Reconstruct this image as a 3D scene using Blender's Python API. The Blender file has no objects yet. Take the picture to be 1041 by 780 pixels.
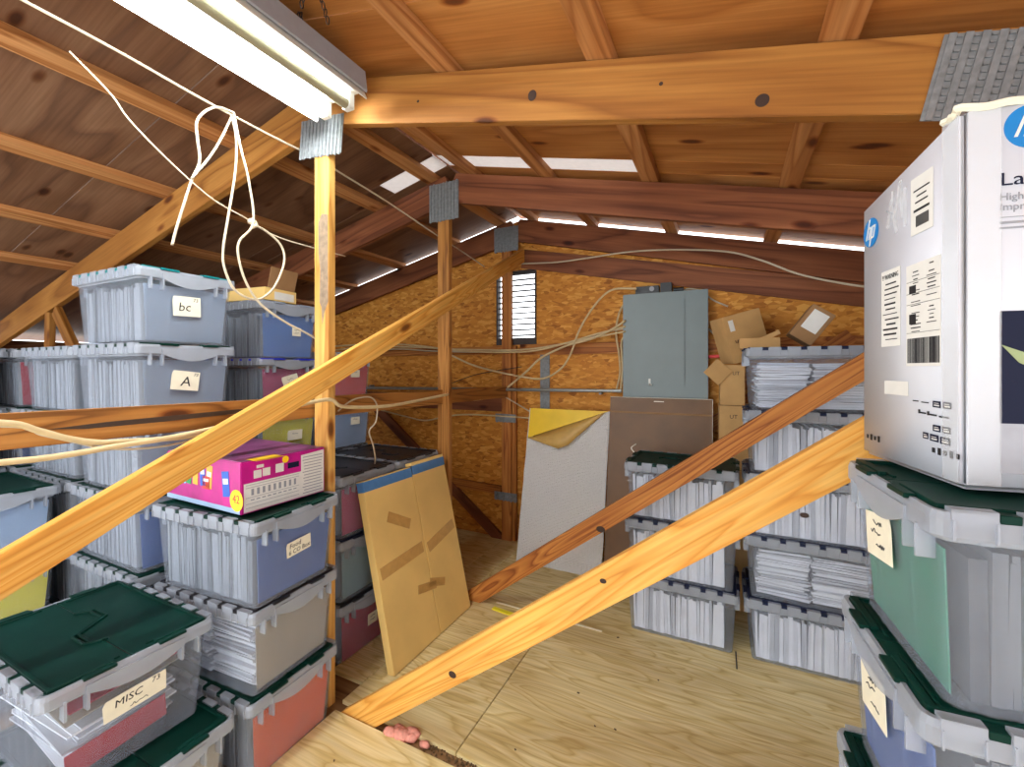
import bpy, bmesh, math, random
from mathutils import Matrix, Vector, Euler
S = bpy.context.scene
C = S.collection
R = random.Random(7)
PI = math.pi

# ------------------------------------------------------------------ camera, world, exposure
cd = bpy.data.cameras.new('camera'); cam = bpy.data.objects.new('camera', cd); C.objects.link(cam)
cd.sensor_fit = 'HORIZONTAL'; cd.sensor_width = 36.0; cd.lens = 445.0 / 1041.0 * 36.0
cd.shift_y = -15.0 / 1041.0; cd.clip_start = 0.02
cam.location = (0, 0, 1.5); cam.rotation_euler = (PI / 2, 0, math.radians(26.2552))
S.camera = cam
w = bpy.data.worlds.new('daylight'); S.world = w; w.use_nodes = True
bgn = w.node_tree.nodes['Background']
bgn.inputs[0].default_value = (.93, .97, 1.0, 1); bgn.inputs[1].default_value = 3.2
S.view_settings.view_transform = 'Standard'; S.view_settings.look = 'None'
S.view_settings.exposure = 0.3; S.view_settings.gamma = 1.0; S.view_settings.use_curve_mapping = False
TUBE_STRENGTH = 130.0

# ------------------------------------------------------------------ materials
def lin(c):
    return tuple((x / 255 / 12.92) if x / 255 <= .04045 else ((x / 255 + .055) / 1.055) ** 2.4 for x in c) + (1,)
def newmat(name):
    m = bpy.data.materials.new(name); m.use_nodes = True
    nt = m.node_tree; b = nt.nodes['Principled BSDF']
    return m, nt, b
def N(nt, t, **k):
    n = nt.nodes.new(t)
    for a, v in k.items(): setattr(n, a, v)
    return n
def plain(name, col, rough=.6, metal=0, var=.06, scale=30, spec=.5, bump=0):
    m, nt, b = newmat(name)
    tc = N(nt, 'ShaderNodeTexCoord'); nz = N(nt, 'ShaderNodeTexNoise')
    nz.inputs['Scale'].default_value = scale; nz.inputs['Detail'].default_value = 4
    nt.links.new(tc.outputs['Object'], nz.inputs['Vector'])
    rp = N(nt, 'ShaderNodeValToRGB'); c = lin(col)
    rp.color_ramp.elements[0].position = .3; rp.color_ramp.elements[1].position = .7
    rp.color_ramp.elements[0].color = tuple(x * (1 - var * 2) for x in c[:3]) + (1,)
    rp.color_ramp.elements[1].color = tuple(min(1, x * (1 + var)) for x in c[:3]) + (1,)
    nt.links.new(nz.outputs['Fac'], rp.inputs[0]); nt.links.new(rp.outputs[0], b.inputs['Base Color'])
    b.inputs['Roughness'].default_value = rough; b.inputs['Metallic'].default_value = metal
    b.inputs['Specular IOR Level'].default_value = spec
    if bump:
        bp = N(nt, 'ShaderNodeBump'); bp.inputs['Strength'].default_value = bump; bp.inputs['Distance'].default_value = .004
        nt.links.new(nz.outputs['Fac'], bp.inputs['Height']); nt.links.new(bp.outputs[0], b.inputs['Normal'])
    return m
def ramp(nt, stops):
    rp = N(nt, 'ShaderNodeValToRGB'); e = rp.color_ramp.elements
    e[0].position, e[0].color = stops[0]; e[1].position, e[1].color = stops[-1]
    for p, c in stops[1:-1]:
        x = e.new(p); x.color = c
    return rp
def mul(nt, a, b, fac=1.0, mode='MULTIPLY'):
    mx = N(nt, 'ShaderNodeMix', data_type='RGBA', blend_type=mode); mx.inputs[0].default_value = fac
    nt.links.new(a, mx.inputs[6]); nt.links.new(b, mx.inputs[7]); return mx.outputs[2]
def wood(name, dark, mid, light, knots=True, rough=.6, gx=.55, gyz=8.0, ring=2.2, stain=.0, axis='X'):
    m, nt, b = newmat(name); L = nt.links.new
    tc = N(nt, 'ShaderNodeTexCoord'); oi = N(nt, 'ShaderNodeObjectInfo')
    of = N(nt, 'ShaderNodeVectorMath', operation='SCALE'); of.inputs[0].default_value = (7.3, 3.1, 5.7)
    L(oi.outputs['Random'], of.inputs['Scale'])
    ad = N(nt, 'ShaderNodeVectorMath', operation='ADD'); L(tc.outputs['Object'], ad.inputs[0]); L(of.outputs[0], ad.inputs[1])
    def mp(a, c):
        q = N(nt, 'ShaderNodeMapping')
        q.inputs['Scale'].default_value = (a, c, c) if axis == 'X' else ((c, a, c) if axis == 'Y' else (c, c, a))
        L(ad.outputs[0], q.inputs[0]); return q.outputs[0]
    wv = N(nt, 'ShaderNodeTexNoise'); L(mp(gx, gyz), wv.inputs['Vector'])
    wv.inputs['Scale'].default_value = 1.0; wv.inputs['Detail'].default_value = 1.5; wv.inputs['Distortion'].default_value = .5
    ms = N(nt, 'ShaderNodeMath', operation='MULTIPLY'); ms.inputs[1].default_value = ring * 5; L(wv.outputs['Fac'], ms.inputs[0])
    fr = N(nt, 'ShaderNodeMath', operation='FRACT'); L(ms.outputs[0], fr.inputs[0])
    rp = ramp(nt, [(0, lin(dark)), (.22, lin(mid)), (.75, lin(light)), (.92, lin(mid)), (1, lin(dark))])
    L(fr.outputs[0], rp.inputs[0]); col = rp.outputs[0]
    fn = N(nt, 'ShaderNodeTexNoise'); L(mp(2.5, 90), fn.inputs['Vector']); fn.inputs['Scale'].default_value = 1; fn.inputs['Detail'].default_value = 3
    r2 = ramp(nt, [(.3, (.72, .68, .62, 1)), (.65, (1, 1, 1, 1))]); L(fn.outputs['Fac'], r2.inputs[0])
    col = mul(nt, col, r2.outputs[0], .8)
    ln = N(nt, 'ShaderNodeTexNoise'); L(mp(1.1, 3), ln.inputs['Vector']); ln.inputs['Scale'].default_value = 1; ln.inputs['Detail'].default_value = 3
    r3 = ramp(nt, [(.35, (.72, .64, .55, 1)), (.6, (1, 1, 1, 1))]); L(ln.outputs['Fac'], r3.inputs[0])
    col = mul(nt, col, r3.outputs[0], .7 + stain)
    if knots:
        vo = N(nt, 'ShaderNodeTexVoronoi'); L(mp(2.6, 6.5), vo.inputs['Vector']); vo.inputs['Scale'].default_value = 1
        r4 = ramp(nt, [(.0, (.10, .045, .02, 1)), (.085, (.22, .1, .04, 1)), (.115, (.55, .36, .2, 1)), (.17, (1, 1, 1, 1))])
        L(vo.outputs['Distance'], r4.inputs[0]); col = mul(nt, col, r4.outputs[0], .92)
    L(col, b.inputs['Base Color']); b.inputs['Roughness'].default_value = rough; b.inputs['Specular IOR Level'].default_value = .3
    bp = N(nt, 'ShaderNodeBump'); bp.inputs['Strength'].default_value = .25; bp.inputs['Distance'].default_value = .002
    L(fn.outputs['Fac'], bp.inputs['Height']); L(bp.outputs[0], b.inputs['Normal'])
    return m
def osb(name):
    m, nt, b = newmat(name); L = nt.links.new
    tc = N(nt, 'ShaderNodeTexCoord'); col = None
    for i, (ang, s, sh) in enumerate(((.5, 1.0, 0), (-.7, 1.15, 3.3), (1.45, .9, 7.1), (-.1, 1.3, 11.7))):
        mp = N(nt, 'ShaderNodeMapping'); mp.inputs['Rotation'].default_value = (0, ang, 0)
        mp.inputs['Scale'].default_value = (15 * s, 1, 38 * s); mp.inputs['Location'].default_value = (sh, 0, sh)
        L(tc.outputs['Object'], mp.inputs[0])
        vo = N(nt, 'ShaderNodeTexVoronoi'); L(mp.outputs[0], vo.inputs['Vector']); vo.inputs['Scale'].default_value = 1
        sp = N(nt, 'ShaderNodeSeparateColor'); L(vo.outputs['Color'], sp.inputs[0])
        rp = ramp(nt, [(0, lin((152, 90, 28))), (.12, lin((186, 118, 42))), (.65, lin((204, 136, 52))), (1, lin((222, 162, 76)))])
        L(sp.outputs[0], rp.inputs[0])
        if col is None: col = rp.outputs[0]
        else:
            gt = N(nt, 'ShaderNodeMath', operation='GREATER_THAN'); gt.inputs[1].default_value = .58; L(sp.outputs[1], gt.inputs[0])
            mx = N(nt, 'ShaderNodeMix', data_type='RGBA'); L(gt.outputs[0], mx.inputs[0]); L(col, mx.inputs[6]); L(rp.outputs[0], mx.inputs[7]); col = mx.outputs[2]
    L(col, b.inputs['Base Color']); b.inputs['Roughness'].default_value = .65; b.inputs['Specular IOR Level'].default_value = .3
    return m
def tubmat(name, tint, opac, body):
    m, nt, b = newmat(name); L = nt.links.new
    tr = N(nt, 'ShaderNodeBsdfTransparent'); tr.inputs[0].default_value = tint + (1,)
    b.inputs['Base Color'].default_value = lin(body); b.inputs['Roughness'].default_value = .42
    b.inputs['Specular IOR Level'].default_value = .35
    nz = N(nt, 'ShaderNodeTexNoise'); tc = N(nt, 'ShaderNodeTexCoord'); L(tc.outputs['Object'], nz.inputs['Vector'])
    nz.inputs['Scale'].default_value = 9; nz.inputs['Detail'].default_value = 3
    mr = N(nt, 'ShaderNodeMapRange'); mr.inputs['To Min'].default_value = opac - .05; mr.inputs['To Max'].default_value = opac + .07
    L(nz.outputs['Fac'], mr.inputs['Value'])
    mx = N(nt, 'ShaderNodeMixShader'); L(mr.outputs[0], mx.inputs[0]); L(tr.outputs[0], mx.inputs[1]); L(b.outputs[0], mx.inputs[2])
    L(mx.outputs[0], nt.nodes['Material Output'].inputs[0])
    return m
def papermat(name, lo, hi):
    m, nt, b = newmat(name); L = nt.links.new
    g = N(nt, 'ShaderNodeNewGeometry'); rp = ramp(nt, [(0, lin(lo)), (.35, lin(hi)), (1, lin(tuple(min(255, x + 12) for x in hi)))])
    L(g.outputs['Random Per Island'], rp.inputs[0]); L(rp.outputs[0], b.inputs['Base Color']); b.inputs['Roughness'].default_value = .8
    b.inputs['Specular IOR Level'].default_value = .2
    return m
def emit(name, col, s):
    m, nt, b = newmat(name); b.inputs['Base Color'].default_value = col + (1,)
    b.inputs['Emission Color'].default_value = col + (1,); b.inputs['Emission Strength'].default_value = s; return m

M = {}
M['pine'] = wood('pine_lumber', (190, 132, 62), (214, 162, 84), (228, 180, 102))
M['fir'] = wood('bright_fir_lumber', (222, 152, 62), (238, 176, 82), (244, 192, 104), ring=3.0, gyz=8)
M['railwood'] = wood('rail_lumber', (124, 78, 34), (172, 116, 54), (190, 134, 70), ring=2.4)
M['redfir'] = wood('reddish_fir_lumber', (140, 78, 32), (178, 110, 50), (204, 138, 68), ring=2.6)
M['chord'] = wood('rafter_lumber', (138, 86, 34), (160, 106, 46), (176, 122, 58), ring=1.3, gyz=5)
M['darkchord'] = wood('dark_rafter_lumber', (108, 60, 36), (136, 80, 50), (152, 94, 60), ring=1.3, gyz=5)
M['purlin'] = wood('purlin_lumber', (164, 104, 56), (190, 130, 76), (206, 150, 96), ring=1.4)
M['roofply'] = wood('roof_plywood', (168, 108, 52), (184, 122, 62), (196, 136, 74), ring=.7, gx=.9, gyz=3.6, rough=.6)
M['roofplyL'] = wood('shaded_roof_plywood', (108, 76, 56), (126, 90, 66), (138, 102, 76), ring=.7, gx=.9, gyz=3.6, stain=.25)  # left slope's dimness above the lamp reflector painted into greyer, stained plywood
M['glarestrip'] = plain('pale_glare_strip', (226, 220, 216), .6, var=.05)  # bright reflections on the sheathing painted as a pale translucent strip
_nt = M['glarestrip'].node_tree; _b = _nt.nodes['Principled BSDF']; _t = N(_nt, 'ShaderNodeBsdfTranslucent'); _t.inputs[0].default_value = (.8, .76, .74, 1)
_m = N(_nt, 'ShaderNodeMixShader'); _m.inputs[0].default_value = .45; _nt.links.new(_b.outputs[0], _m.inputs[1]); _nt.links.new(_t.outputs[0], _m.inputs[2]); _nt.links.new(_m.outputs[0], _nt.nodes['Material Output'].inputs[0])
M['floorply'] = wood('floor_plywood', (210, 184, 122), (230, 210, 152), (238, 222, 172), knots=False, ring=1.8, gx=1.6, gyz=9, rough=.55)
M['subfloor'] = wood('subfloor_boards', (110, 78, 48), (140, 104, 68), (156, 122, 84), ring=1.2)
M['osb'] = osb('oriented_strand_board')
M['sidewall'] = wood('side_wall_boards', (90, 56, 34), (120, 80, 52), (140, 98, 68), axis='Y')
M['galv'] = plain('galvanised_plate', (134, 138, 140), .5, .3, .12, 60)
M['tub'] = tubmat('clear_tub_plastic', (.94, .955, .98), .115, (182, 188, 198))
M['tubrim'] = tubmat('clear_rim_plastic', (.88, .90, .93), .40, (190, 196, 206))
M['lidclear'] = tubmat('clear_lid_plastic', (.85, .88, .92), .5, (186, 194, 206))
M['lidgreen'] = plain('dark_green_lid', (2, 44, 36), .5, var=.12, scale=8)
M['lidteal'] = plain('teal_lid', (20, 116, 120), .35, var=.08, scale=8)
M['lidblack'] = plain('black_lid', (40, 40, 44), .38, var=.12, scale=8)
M['lidnavy'] = plain('navy_lid', (30, 38, 66), .35, var=.1, scale=8)
M['lidblue'] = plain('bright_blue_lid', (22, 40, 190), .35, var=.05, scale=8)
M['paper'] = papermat('white_files', (190, 192, 198), (240, 241, 246))
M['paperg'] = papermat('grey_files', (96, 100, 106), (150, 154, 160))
M['label'] = plain('cream_label', (232, 226, 204), .75, var=.03)
M['ink'] = plain('black_ink', (26, 26, 30), .7, var=0)
M['greyink'] = plain('grey_ink', (142, 145, 152), .7, var=0)
for k, c in dict(bluegrey=(128, 142, 160), blue=(64, 116, 184), steel=(72, 104, 168), orange=(216, 84, 8), pink=(186, 46, 100), salmon=(230, 80, 80),
                 yellow=(240, 226, 40), magenta=(176, 12, 66), teal=(140, 170, 172), red=(190, 36, 62), green=(56, 136, 106), tan=(170, 158, 140), purple=(196, 70, 112), lightblue=(150, 176, 206), deepblue=(40, 74, 130)).items():
    M['s_' + k] = plain(k + '_card', c, .7, var=.05, scale=6)
M['kraft'] = plain('kraft_cardboard', (196, 154, 98), .8, var=.05, scale=12)
M['kraftd'] = plain('kraft_cardboard_dark', (150, 112, 72), .8, var=.06, scale=12)
M['carton'] = plain('golden_cardboard', (232, 196, 120), .7, var=.04, scale=5)
M['bluetape'] = plain('blue_print', (74, 122, 176), .5, var=.05)
M['tape'] = plain('brown_tape', (200, 156, 88), .3, var=.05)
M['white'] = plain('white_carton', (206, 208, 216), .45, var=.02, scale=4)
M['enamel'] = plain('white_enamel', (226, 226, 218), .3, var=.02)
M['greyenamel'] = plain('grey_enamel', (150, 152, 158), .4, var=.03)
M['tube'] = emit('lit_tube', (.93, .99, 1.0), TUBE_STRENGTH)
M['deadtube'] = plain('unlit_tube', (150, 144, 118), .25, var=.03)
M['chain'] = plain('dark_chain', (70, 62, 58), .4, .7)
M['cable'] = plain('cream_cable', (206, 184, 140), .5, var=.05)
M['cablew'] = plain('white_cord', (196, 182, 156), .5, var=.03)
M['cabled'] = plain('dark_wire', (60, 44, 34), .5)
M['panel'] = plain('grey_panel_paint', (116, 130, 132), .42, var=.03, scale=5)
M['conduit'] = plain('conduit_steel', (160, 166, 166), .35, .7)
M['black'] = plain('black_plastic', (28, 28, 32), .4)
M['brownfoam'] = plain('brown_foam_board', (108, 74, 38), .5, var=.10, scale=7)
M['foamedge'] = plain('white_foam_edge', (232, 228, 216), .8)
M['yellow'] = plain('yellow_film', (240, 200, 30), .45, var=.05, scale=6)
M['backing'] = plain('tan_film_back', (198, 160, 88), .5, var=.05)
M['hpblue'] = plain('logo_blue', (10, 120, 190), .4, var=.02)
M['navy'] = plain('navy_print', (24, 29, 52), .6, var=.03, spec=.15)
M['photogrey'] = plain('grey_print', (158, 160, 168), .4, var=.04)
M['leaf'] = plain('leaf_green', (146, 160, 112), .5, var=.12, scale=14)
M['snack'] = plain('magenta_print', (186, 16, 128), .32, var=.22, scale=7)
M['snacktop'] = plain('dusky_purple_print', (140, 70, 120), .3, var=.28, scale=9)
M['offwhite'] = plain('offwhite_print', (220, 218, 212), .5, var=.02)
M['badge'] = plain('yellow_badge', (248, 206, 24), .45, var=.02)
M['pinkfluff'] = plain('pink_fluff', (222, 150, 132), .9, var=.12, scale=60, bump=.6)
M['crumb'] = plain('wood_crumbs', (112, 88, 60), .9, var=.3, scale=60)
M['stick'] = plain('pale_stick', (226, 214, 186), .7)
M['louver'] = plain('louver_frame', (60, 52, 50), .6)
M['slat'] = plain('grey_louver_slat', (150, 148, 156), .5, var=.02)
M['p_blue'] = plain('blue_packet', (30, 90, 190), .3); M['p_green'] = plain('green_packet', (30, 140, 70), .3)
M['p_cyan'] = plain('cyan_packet', (110, 190, 220), .3); M['p_red'] = plain('red_packet', (220, 50, 40), .3); M['p_gold'] = plain('gold_packet', (224, 170, 50), .3)
def foil():
    m, nt, b = newmat('dimpled_foil'); L = nt.links.new
    tc = N(nt, 'ShaderNodeTexCoord'); mp = N(nt, 'ShaderNodeMapping'); mp.inputs['Scale'].default_value = (70, 1, 95); L(tc.outputs['Object'], mp.inputs[0])
    vo = N(nt, 'ShaderNodeTexVoronoi'); vo.inputs['Scale'].default_value = 1; vo.inputs['Randomness'].default_value = .35; L(mp.outputs[0], vo.inputs['Vector'])
    b.inputs['Base Color'].default_value = lin((240, 240, 240)); b.inputs['Metallic'].default_value = .15; b.inputs['Roughness'].default_value = .4
    bp = N(nt, 'ShaderNodeBump'); bp.inputs['Strength'].default_value = 1.0; bp.inputs['Distance'].default_value = .012
    L(vo.outputs['Distance'], bp.inputs['Height']); L(bp.outputs[0], b.inputs['Normal']); return m
M['foil'] = foil()

# ------------------------------------------------------------------ mesh helpers
def mkobj(name, me, mat, parent=None, loc=(0, 0, 0), rot=(0, 0, 0), smooth=False):
    o = bpy.data.objects.new(name, me); C.objects.link(o)
    if mat is not None and not len(me.materials):
        for x in (mat if isinstance(mat, (list, tuple)) else [mat]): me.materials.append(x)
    if smooth:
        for p in me.polygons: p.use_smooth = True
    o.parent = parent; o.location = loc; o.rotation_euler = rot
    return o
class MB:
    def __init__(s): s.b = bmesh.new()
    def box(s, c, d, rot=None, mi=0, taper=None):
        vs = []
        for z in (-.5, .5):
            for x, y in ((-.5, -.5), (.5, -.5), (.5, .5), (-.5, .5)):
                k = taper if (taper and z > 0) else 1
                v = Vector((x * d[0] * k, y * d[1] * k, z * d[2]))
                if rot is not None: v = rot @ v
                vs.append(s.b.verts.new(v + Vector(c)))
        for f in ((3, 2, 1, 0), (4, 5, 6, 7), (0, 1, 5, 4), (1, 2, 6, 5), (2, 3, 7, 6), (3, 0, 4, 7)):
            q = s.b.faces.new([vs[i] for i in f]); q.material_index = mi
        return s
    def prism(s, pts, d, mi=0):     # polygon (3D points) pushed along vector d
        d = Vector(d); a = [s.b.verts.new(Vector(p)) for p in pts]; c = [s.b.verts.new(Vector(p) + d) for p in pts]
        n = len(pts); fs = [s.b.faces.new(a), s.b.faces.new(list(reversed(c)))]
        for i in range(n): fs.append(s.b.faces.new([a[i], c[i], c[(i + 1) % n], a[(i + 1) % n]]))
        for f in fs: f.material_index = mi
        return s
    def tube(s, pts, r, seg=8, sub=6, closed=False):
        P = [Vector(p) for p in pts]; Q = []
        n = len(P)
        for i in range(n - 1):      # catmull-rom
            p0 = P[max(0, i - 1)]; p1 = P[i]; p2 = P[i + 1]; p3 = P[min(n - 1, i + 2)]
            for k in range(sub):
                t = k / sub
                Q.append(.5 * ((2 * p1) + (p2 - p0) * t + (2 * p0 - 5 * p1 + 4 * p2 - p3) * t * t + (-p0 + 3 * p1 - 3 * p2 + p3) * t ** 3))
        Q.append(P[-1]); rings = []; up = Vector((.13, .29, .95)).normalized()
        for i, q in enumerate(Q):
            t = (Q[min(i + 1, len(Q) - 1)] - Q[max(i - 1, 0)])
            if t.length < 1e-9: t = Vector((0, 0, 1))
            t.normalize(); u = up - t * up.dot(t)
            if u.length < 1e-3: u = t.orthogonal()
            u.normalize(); v = t.cross(u); up = u
            rings.append([s.b.verts.new(q + (u * math.cos(a) + v * math.sin(a)) * r) for a in [2 * PI * k / seg for k in range(seg)]])
        for a, c in zip(rings, rings[1:]):
            for k in range(seg): s.b.faces.new([a[k], a[(k + 1) % seg], c[(k + 1) % seg], c[k]])
        s.b.faces.new(list(reversed(rings[0]))); s.b.faces.new(rings[-1])
        return s
    def cyl(s, a, c, r, seg=16, r2=None):
        a = Vector(a); c = Vector(c); t = (c - a).normalized(); u = t.orthogonal().normalized(); v = t.cross(u)
        A = [s.b.verts.new(a + (u * math.cos(2 * PI * k / seg) + v * math.sin(2 * PI * k / seg)) * r) for k in range(seg)]
        B = [s.b.verts.new(c + (u * math.cos(2 * PI * k / seg) + v * math.sin(2 * PI * k / seg)) * (r if r2 is None else r2)) for k in range(seg)]
        for k in range(seg): s.b.faces.new([A[k], A[(k + 1) % seg], B[(k + 1) % seg], B[k]])
        s.b.faces.new(list(reversed(A))); s.b.faces.new(B); return s
    def mesh(s, name, bevel=0, seg=2):
        bmesh.ops.recalc_face_normals(s.b, faces=s.b.faces)
        if bevel: bmesh.ops.bevel(s.b, geom=list(s.b.edges), offset=bevel, segments=seg, affect='EDGES', clamp_overlap=True)
        me = bpy.data.meshes.new(name); s.b.to_mesh(me); s.b.free(); return me
    def obj(s, name, mat, parent=None, loc=(0, 0, 0), rot=(0, 0, 0), bevel=0, smooth=False):
        return mkobj(name, s.mesh(name, bevel), mat, parent, loc, rot, smooth)
def tag(o, label=None, cat=None, group=None, kind=None):
    if label: o['label'] = label
    if cat: o['category'] = cat
    if group: o['group'] = group
    if kind: o['kind'] = kind
    return o
def empty(name, loc, rz=0, label=None, cat=None, group=None):
    o = bpy.data.objects.new(name, None); C.objects.link(o); o.empty_display_size = .05
    o.location = loc; o.rotation_euler = (0, 0, rz); return tag(o, label, cat, group)
def copy_tree(o, parent=None):
    c = o.copy(); C.objects.link(c); c.parent = parent
    for ch in list(o.children): copy_tree(ch, c)
    return c
def modded(ob, setup):
    setup(ob); dg = bpy.context.evaluated_depsgraph_get(); me = bpy.data.meshes.new_from_object(ob.evaluated_get(dg))
    ob.modifiers.clear(); old = ob.data; ob.data = me; return ob
def text(name, body, size, mat, parent, loc, rot, ext=.0004, shear=0, ax='CENTER', sx=1.0):
    cu = bpy.data.curves.new(name, 'FONT'); cu.body = body; cu.size = size; cu.extrude = ext; cu.shear = shear; cu.align_x = ax; cu.align_y = 'CENTER'
    cu.resolution_u = 2
    t = bpy.data.objects.new('tmp', cu); C.objects.link(t); dg = bpy.context.evaluated_depsgraph_get(); dg.update()
    me = bpy.data.meshes.new_from_object(t.evaluated_get(dg)); bpy.data.objects.remove(t)
    for v in me.vertices: v.co.x *= sx
    me.materials.clear()
    return mkobj(name, me, mat, parent, loc, rot)

# lumber: local X runs along the board, local Z is its wide direction, local Y its thickness
def lumber(name, p0, p1, wd, th, mat, parent=None, wide=(0, 0, 1), cut0=0., cut1=0., bevel=.002):
    p0 = Vector(p0); p1 = Vector(p1); x = (p1 - p0); Ln = x.length; x.normalize()
    z = Vector(wide); z = (z - x * z.dot(x)).normalized(); y = z.cross(x)
    m = MB(); h = wd / 2
    pts = [(-cut0 * h, -th / 2, -h), (Ln - cut1 * h, -th / 2, -h), (Ln + cut1 * h, -th / 2, h), (cut0 * h, -th / 2, h)]
    m.prism(pts, (0, th, 0)); me = m.mesh(name, bevel)
    o = mkobj(name, me, mat, parent)
    mt = Matrix((x, y, z)).transposed().to_4x4(); mt.translation = p0
    if parent is not None: mt = Matrix.Translation(-Vector(parent.location)) @ mt
    o.matrix_basis = mt
    return o

# ------------------------------------------------------------------ the setting
XR = -1.65; SL = .235; ZT = 2.80            # ridge position, roof slope, top of rafters at the ridge
XL, XRR, YB, YN = -5.9, 1.78, 3.47, -1.3
def ztop(x): return ZT - SL * abs(x - XR)
sub = MB().box(((XL + XRR) / 2, (YB + YN) / 2, -.068), (XRR - XL, YB - YN, .1)).obj('floor', M['subfloor']); tag(sub, kind='structure')
def sheet(x0, x1, y0, y1):
    o = MB().box((0, 0, -.009), (x1 - x0, y1 - y0, .0178)).obj('floor', M['floorply'], None, ((x0 + x1) / 2, (y0 + y1) / 2, 0), bevel=.0015); tag(o, kind='structure')
sheet(-1.55, XRR - .02, YN + .02, 1.385)
sheet(-1.565, -.955, 1.437, YB - .01); sheet(-.951, XRR - .02, 1.437, YB - .01)
sheet(-1.772, -1.567, 1.56, YB - .01); sheet(-2.45, -1.774, 2.44, YB - .01)
# gable end wall of strand board with the vent opening
def wallz(x): return ztop(x) - .004
wb = MB()
ox0, ox1, oz0, oz1 = -1.85, -1.49, 1.71, 2.36
def wp(pts): wb.prism([(x, YB, z) for x, z in pts], (0, .012, 0))
wp([(XL, -.02), (ox0, -.02), (ox0, wallz(ox0)), (XL, wallz(XL))])
wp([(ox1, -.02), (XRR, -.02), (XRR, wallz(XRR)), (ox1, wallz(ox1))])
wp([(ox0, -.02), (ox1, -.02), (ox1, oz0), (ox0, oz0)])
wp([(ox0, oz1), (ox1, oz1), (ox1, wallz(ox1)), (XR, wallz(XR)), (ox0, wallz(ox0))])
tag(wb.obj('wall_back', M['osb']), kind='structure')
tag(MB().box((XL - .02, (YB + YN) / 2, (ztop(XL)) / 2 - .03), (.04, YB - YN, ztop(XL) - .02)).obj('wall_left', M['sidewall']), kind='structure')
YD = .75        # unseen openings added for fill daylight: near gable end, right side up to here
tag(MB().box((XRR + .02, (YB + YD) / 2, (ztop(XRR)) / 2 - .03), (.04, YB - YD, ztop(XRR) - .02)).obj('wall_right', M['sidewall']), kind='structure')
tag(MB().prism([(.35, YN - .03, -.02), (XRR, YN - .03, -.02), (XRR, YN - .03, ztop(XRR)), (.35, YN - .03, ztop(.35))], (0, .028, 0)).obj('light_block_front', M['osb']), kind='structure')  # unseen partial wall added to hold daylight off the printer carton's front
# roof sheathing on top of the purlins, with a pale strip standing in for bright reflections and an open joint past it
PT = .038
ang = math.atan(SL)
def slope_board(x0, x1, y0, y1, th, zoff, mat, name='ceiling'):
    s_ = 1 if x0 >= XR else -1
    a, c = (x0, x1) if s_ > 0 else (x1, x0)      # a nearer the ridge
    A = Vector((a, 0, ztop(a) + zoff)); B = Vector((c, 0, ztop(c) + zoff)); d = (B - A); Ln = d.length; d.normalize()
    n = Vector((-d.z * s_, 0, d.x * s_)); n = n if n.z > 0 else -n
    m = MB(); m.box((Ln / 2, 0, th / 2), (Ln, y1 - y0, th))
    o = m.obj(name, mat, bevel=.001)
    mt = Matrix((d, n.cross(d), n)).transposed().to_4x4(); mt.translation = A + Vector((0, (y0 + y1) / 2, 0)); o.matrix_basis = mt
    return tag(o, kind='structure')
ys = [(YN, -.13), (-.126, 1.10), (1.104, 2.245), (2.40, 3.476)]
for y0, y1 in ys:
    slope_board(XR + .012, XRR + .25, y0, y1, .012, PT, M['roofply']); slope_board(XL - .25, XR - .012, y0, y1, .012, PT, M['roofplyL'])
slope_board(XR + .012, -.375, 2.249, 2.396, .012, PT, M['glarestrip'], 'glare_strip_1'); slope_board(-2.10, XR - .012, 2.249, 2.396, .012, PT, M['glarestrip'], 'glare_strip_2')
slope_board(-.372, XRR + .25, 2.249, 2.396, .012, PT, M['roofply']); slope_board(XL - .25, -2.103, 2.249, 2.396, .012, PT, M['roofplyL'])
tag(MB().prism([(XR - .03, YN, ztop(XR) + .058), (XR + .03, YN, ztop(XR) + .058), (XR + .03, YN, ztop(XR) + .064), (XR - .03, YN, ztop(XR) + .064)], (0, 4.9, 0)).obj('trim_3', M['darkchord']), kind='structure')
ordinal = ['nearest the ridge', 'second down from the ridge', 'third down from the ridge', 'fourth down from the ridge', 'lowest, out by the eave']
for side, xs in (('right', (-1.49, -.97, -.37, .26, .9)), ('left', (-1.80, -2.28, -2.92, -3.57, -4.18))):
    for i, x in enumerate(xs):
        zc = ztop(x) + PT / 2 + .001; sg = -1 if side == 'right' else 1
        o = lumber('roof_purlin', (x, YN, zc), (x, YB - .02, zc), .089, .036, M['purlin'], wide=(1, 0, sg * SL))
        tag(o, 'flat wooden purlin under the %s roof slope, %s' % (side, ordinal[i]), 'roof purlin', 'roof purlins')

# ------------------------------------------------------------------ roof trusses
def plate(x, z, wx, hz, y, parent, a=0, n=8, name='gusset_plate'):
    m = MB(); rt = Matrix.Rotation(a, 3, 'Y')
    m.box((0, 0, 0), (wx, .003, hz))
    for i in range(n):
        m.box((-wx / 2 + (i + .5) * wx / n, -.003, R.uniform(-.006, .002)), (wx / n * .5, .005, hz * 1.02))
    return m.obj(name, M['galv'], parent, Vector((x, y, z)) - Vector(parent.location), (0, a, 0))
def truss(y, xr, matR, matL, matP, label, yth=.038, post_low=-.017):
    t = empty('roof_truss', (xr, y, 0), 0, label, 'roof truss', 'roof trusses')
    yc = y + yth / 2; cw = .188; dz = cw / 2 / math.cos(ang) + .002
    for sg, mt, xe in ((1, matR, XRR - .01), (-1, matL, XL + .01)):
        p0 = (XR, yc, ztop(XR) - dz); p1 = (xe, yc, ztop(xe) - dz)
        lumber('rafter', p0, p1, cw, yth, mt, t, cut0=-SL * -1 if sg > 0 else SL, cut1=0)
    lumber('king_post', (xr, yc, post_low), (xr, yc, 2.552), .091, yth, matP, t, wide=(1, 0, 0))
    return t
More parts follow.
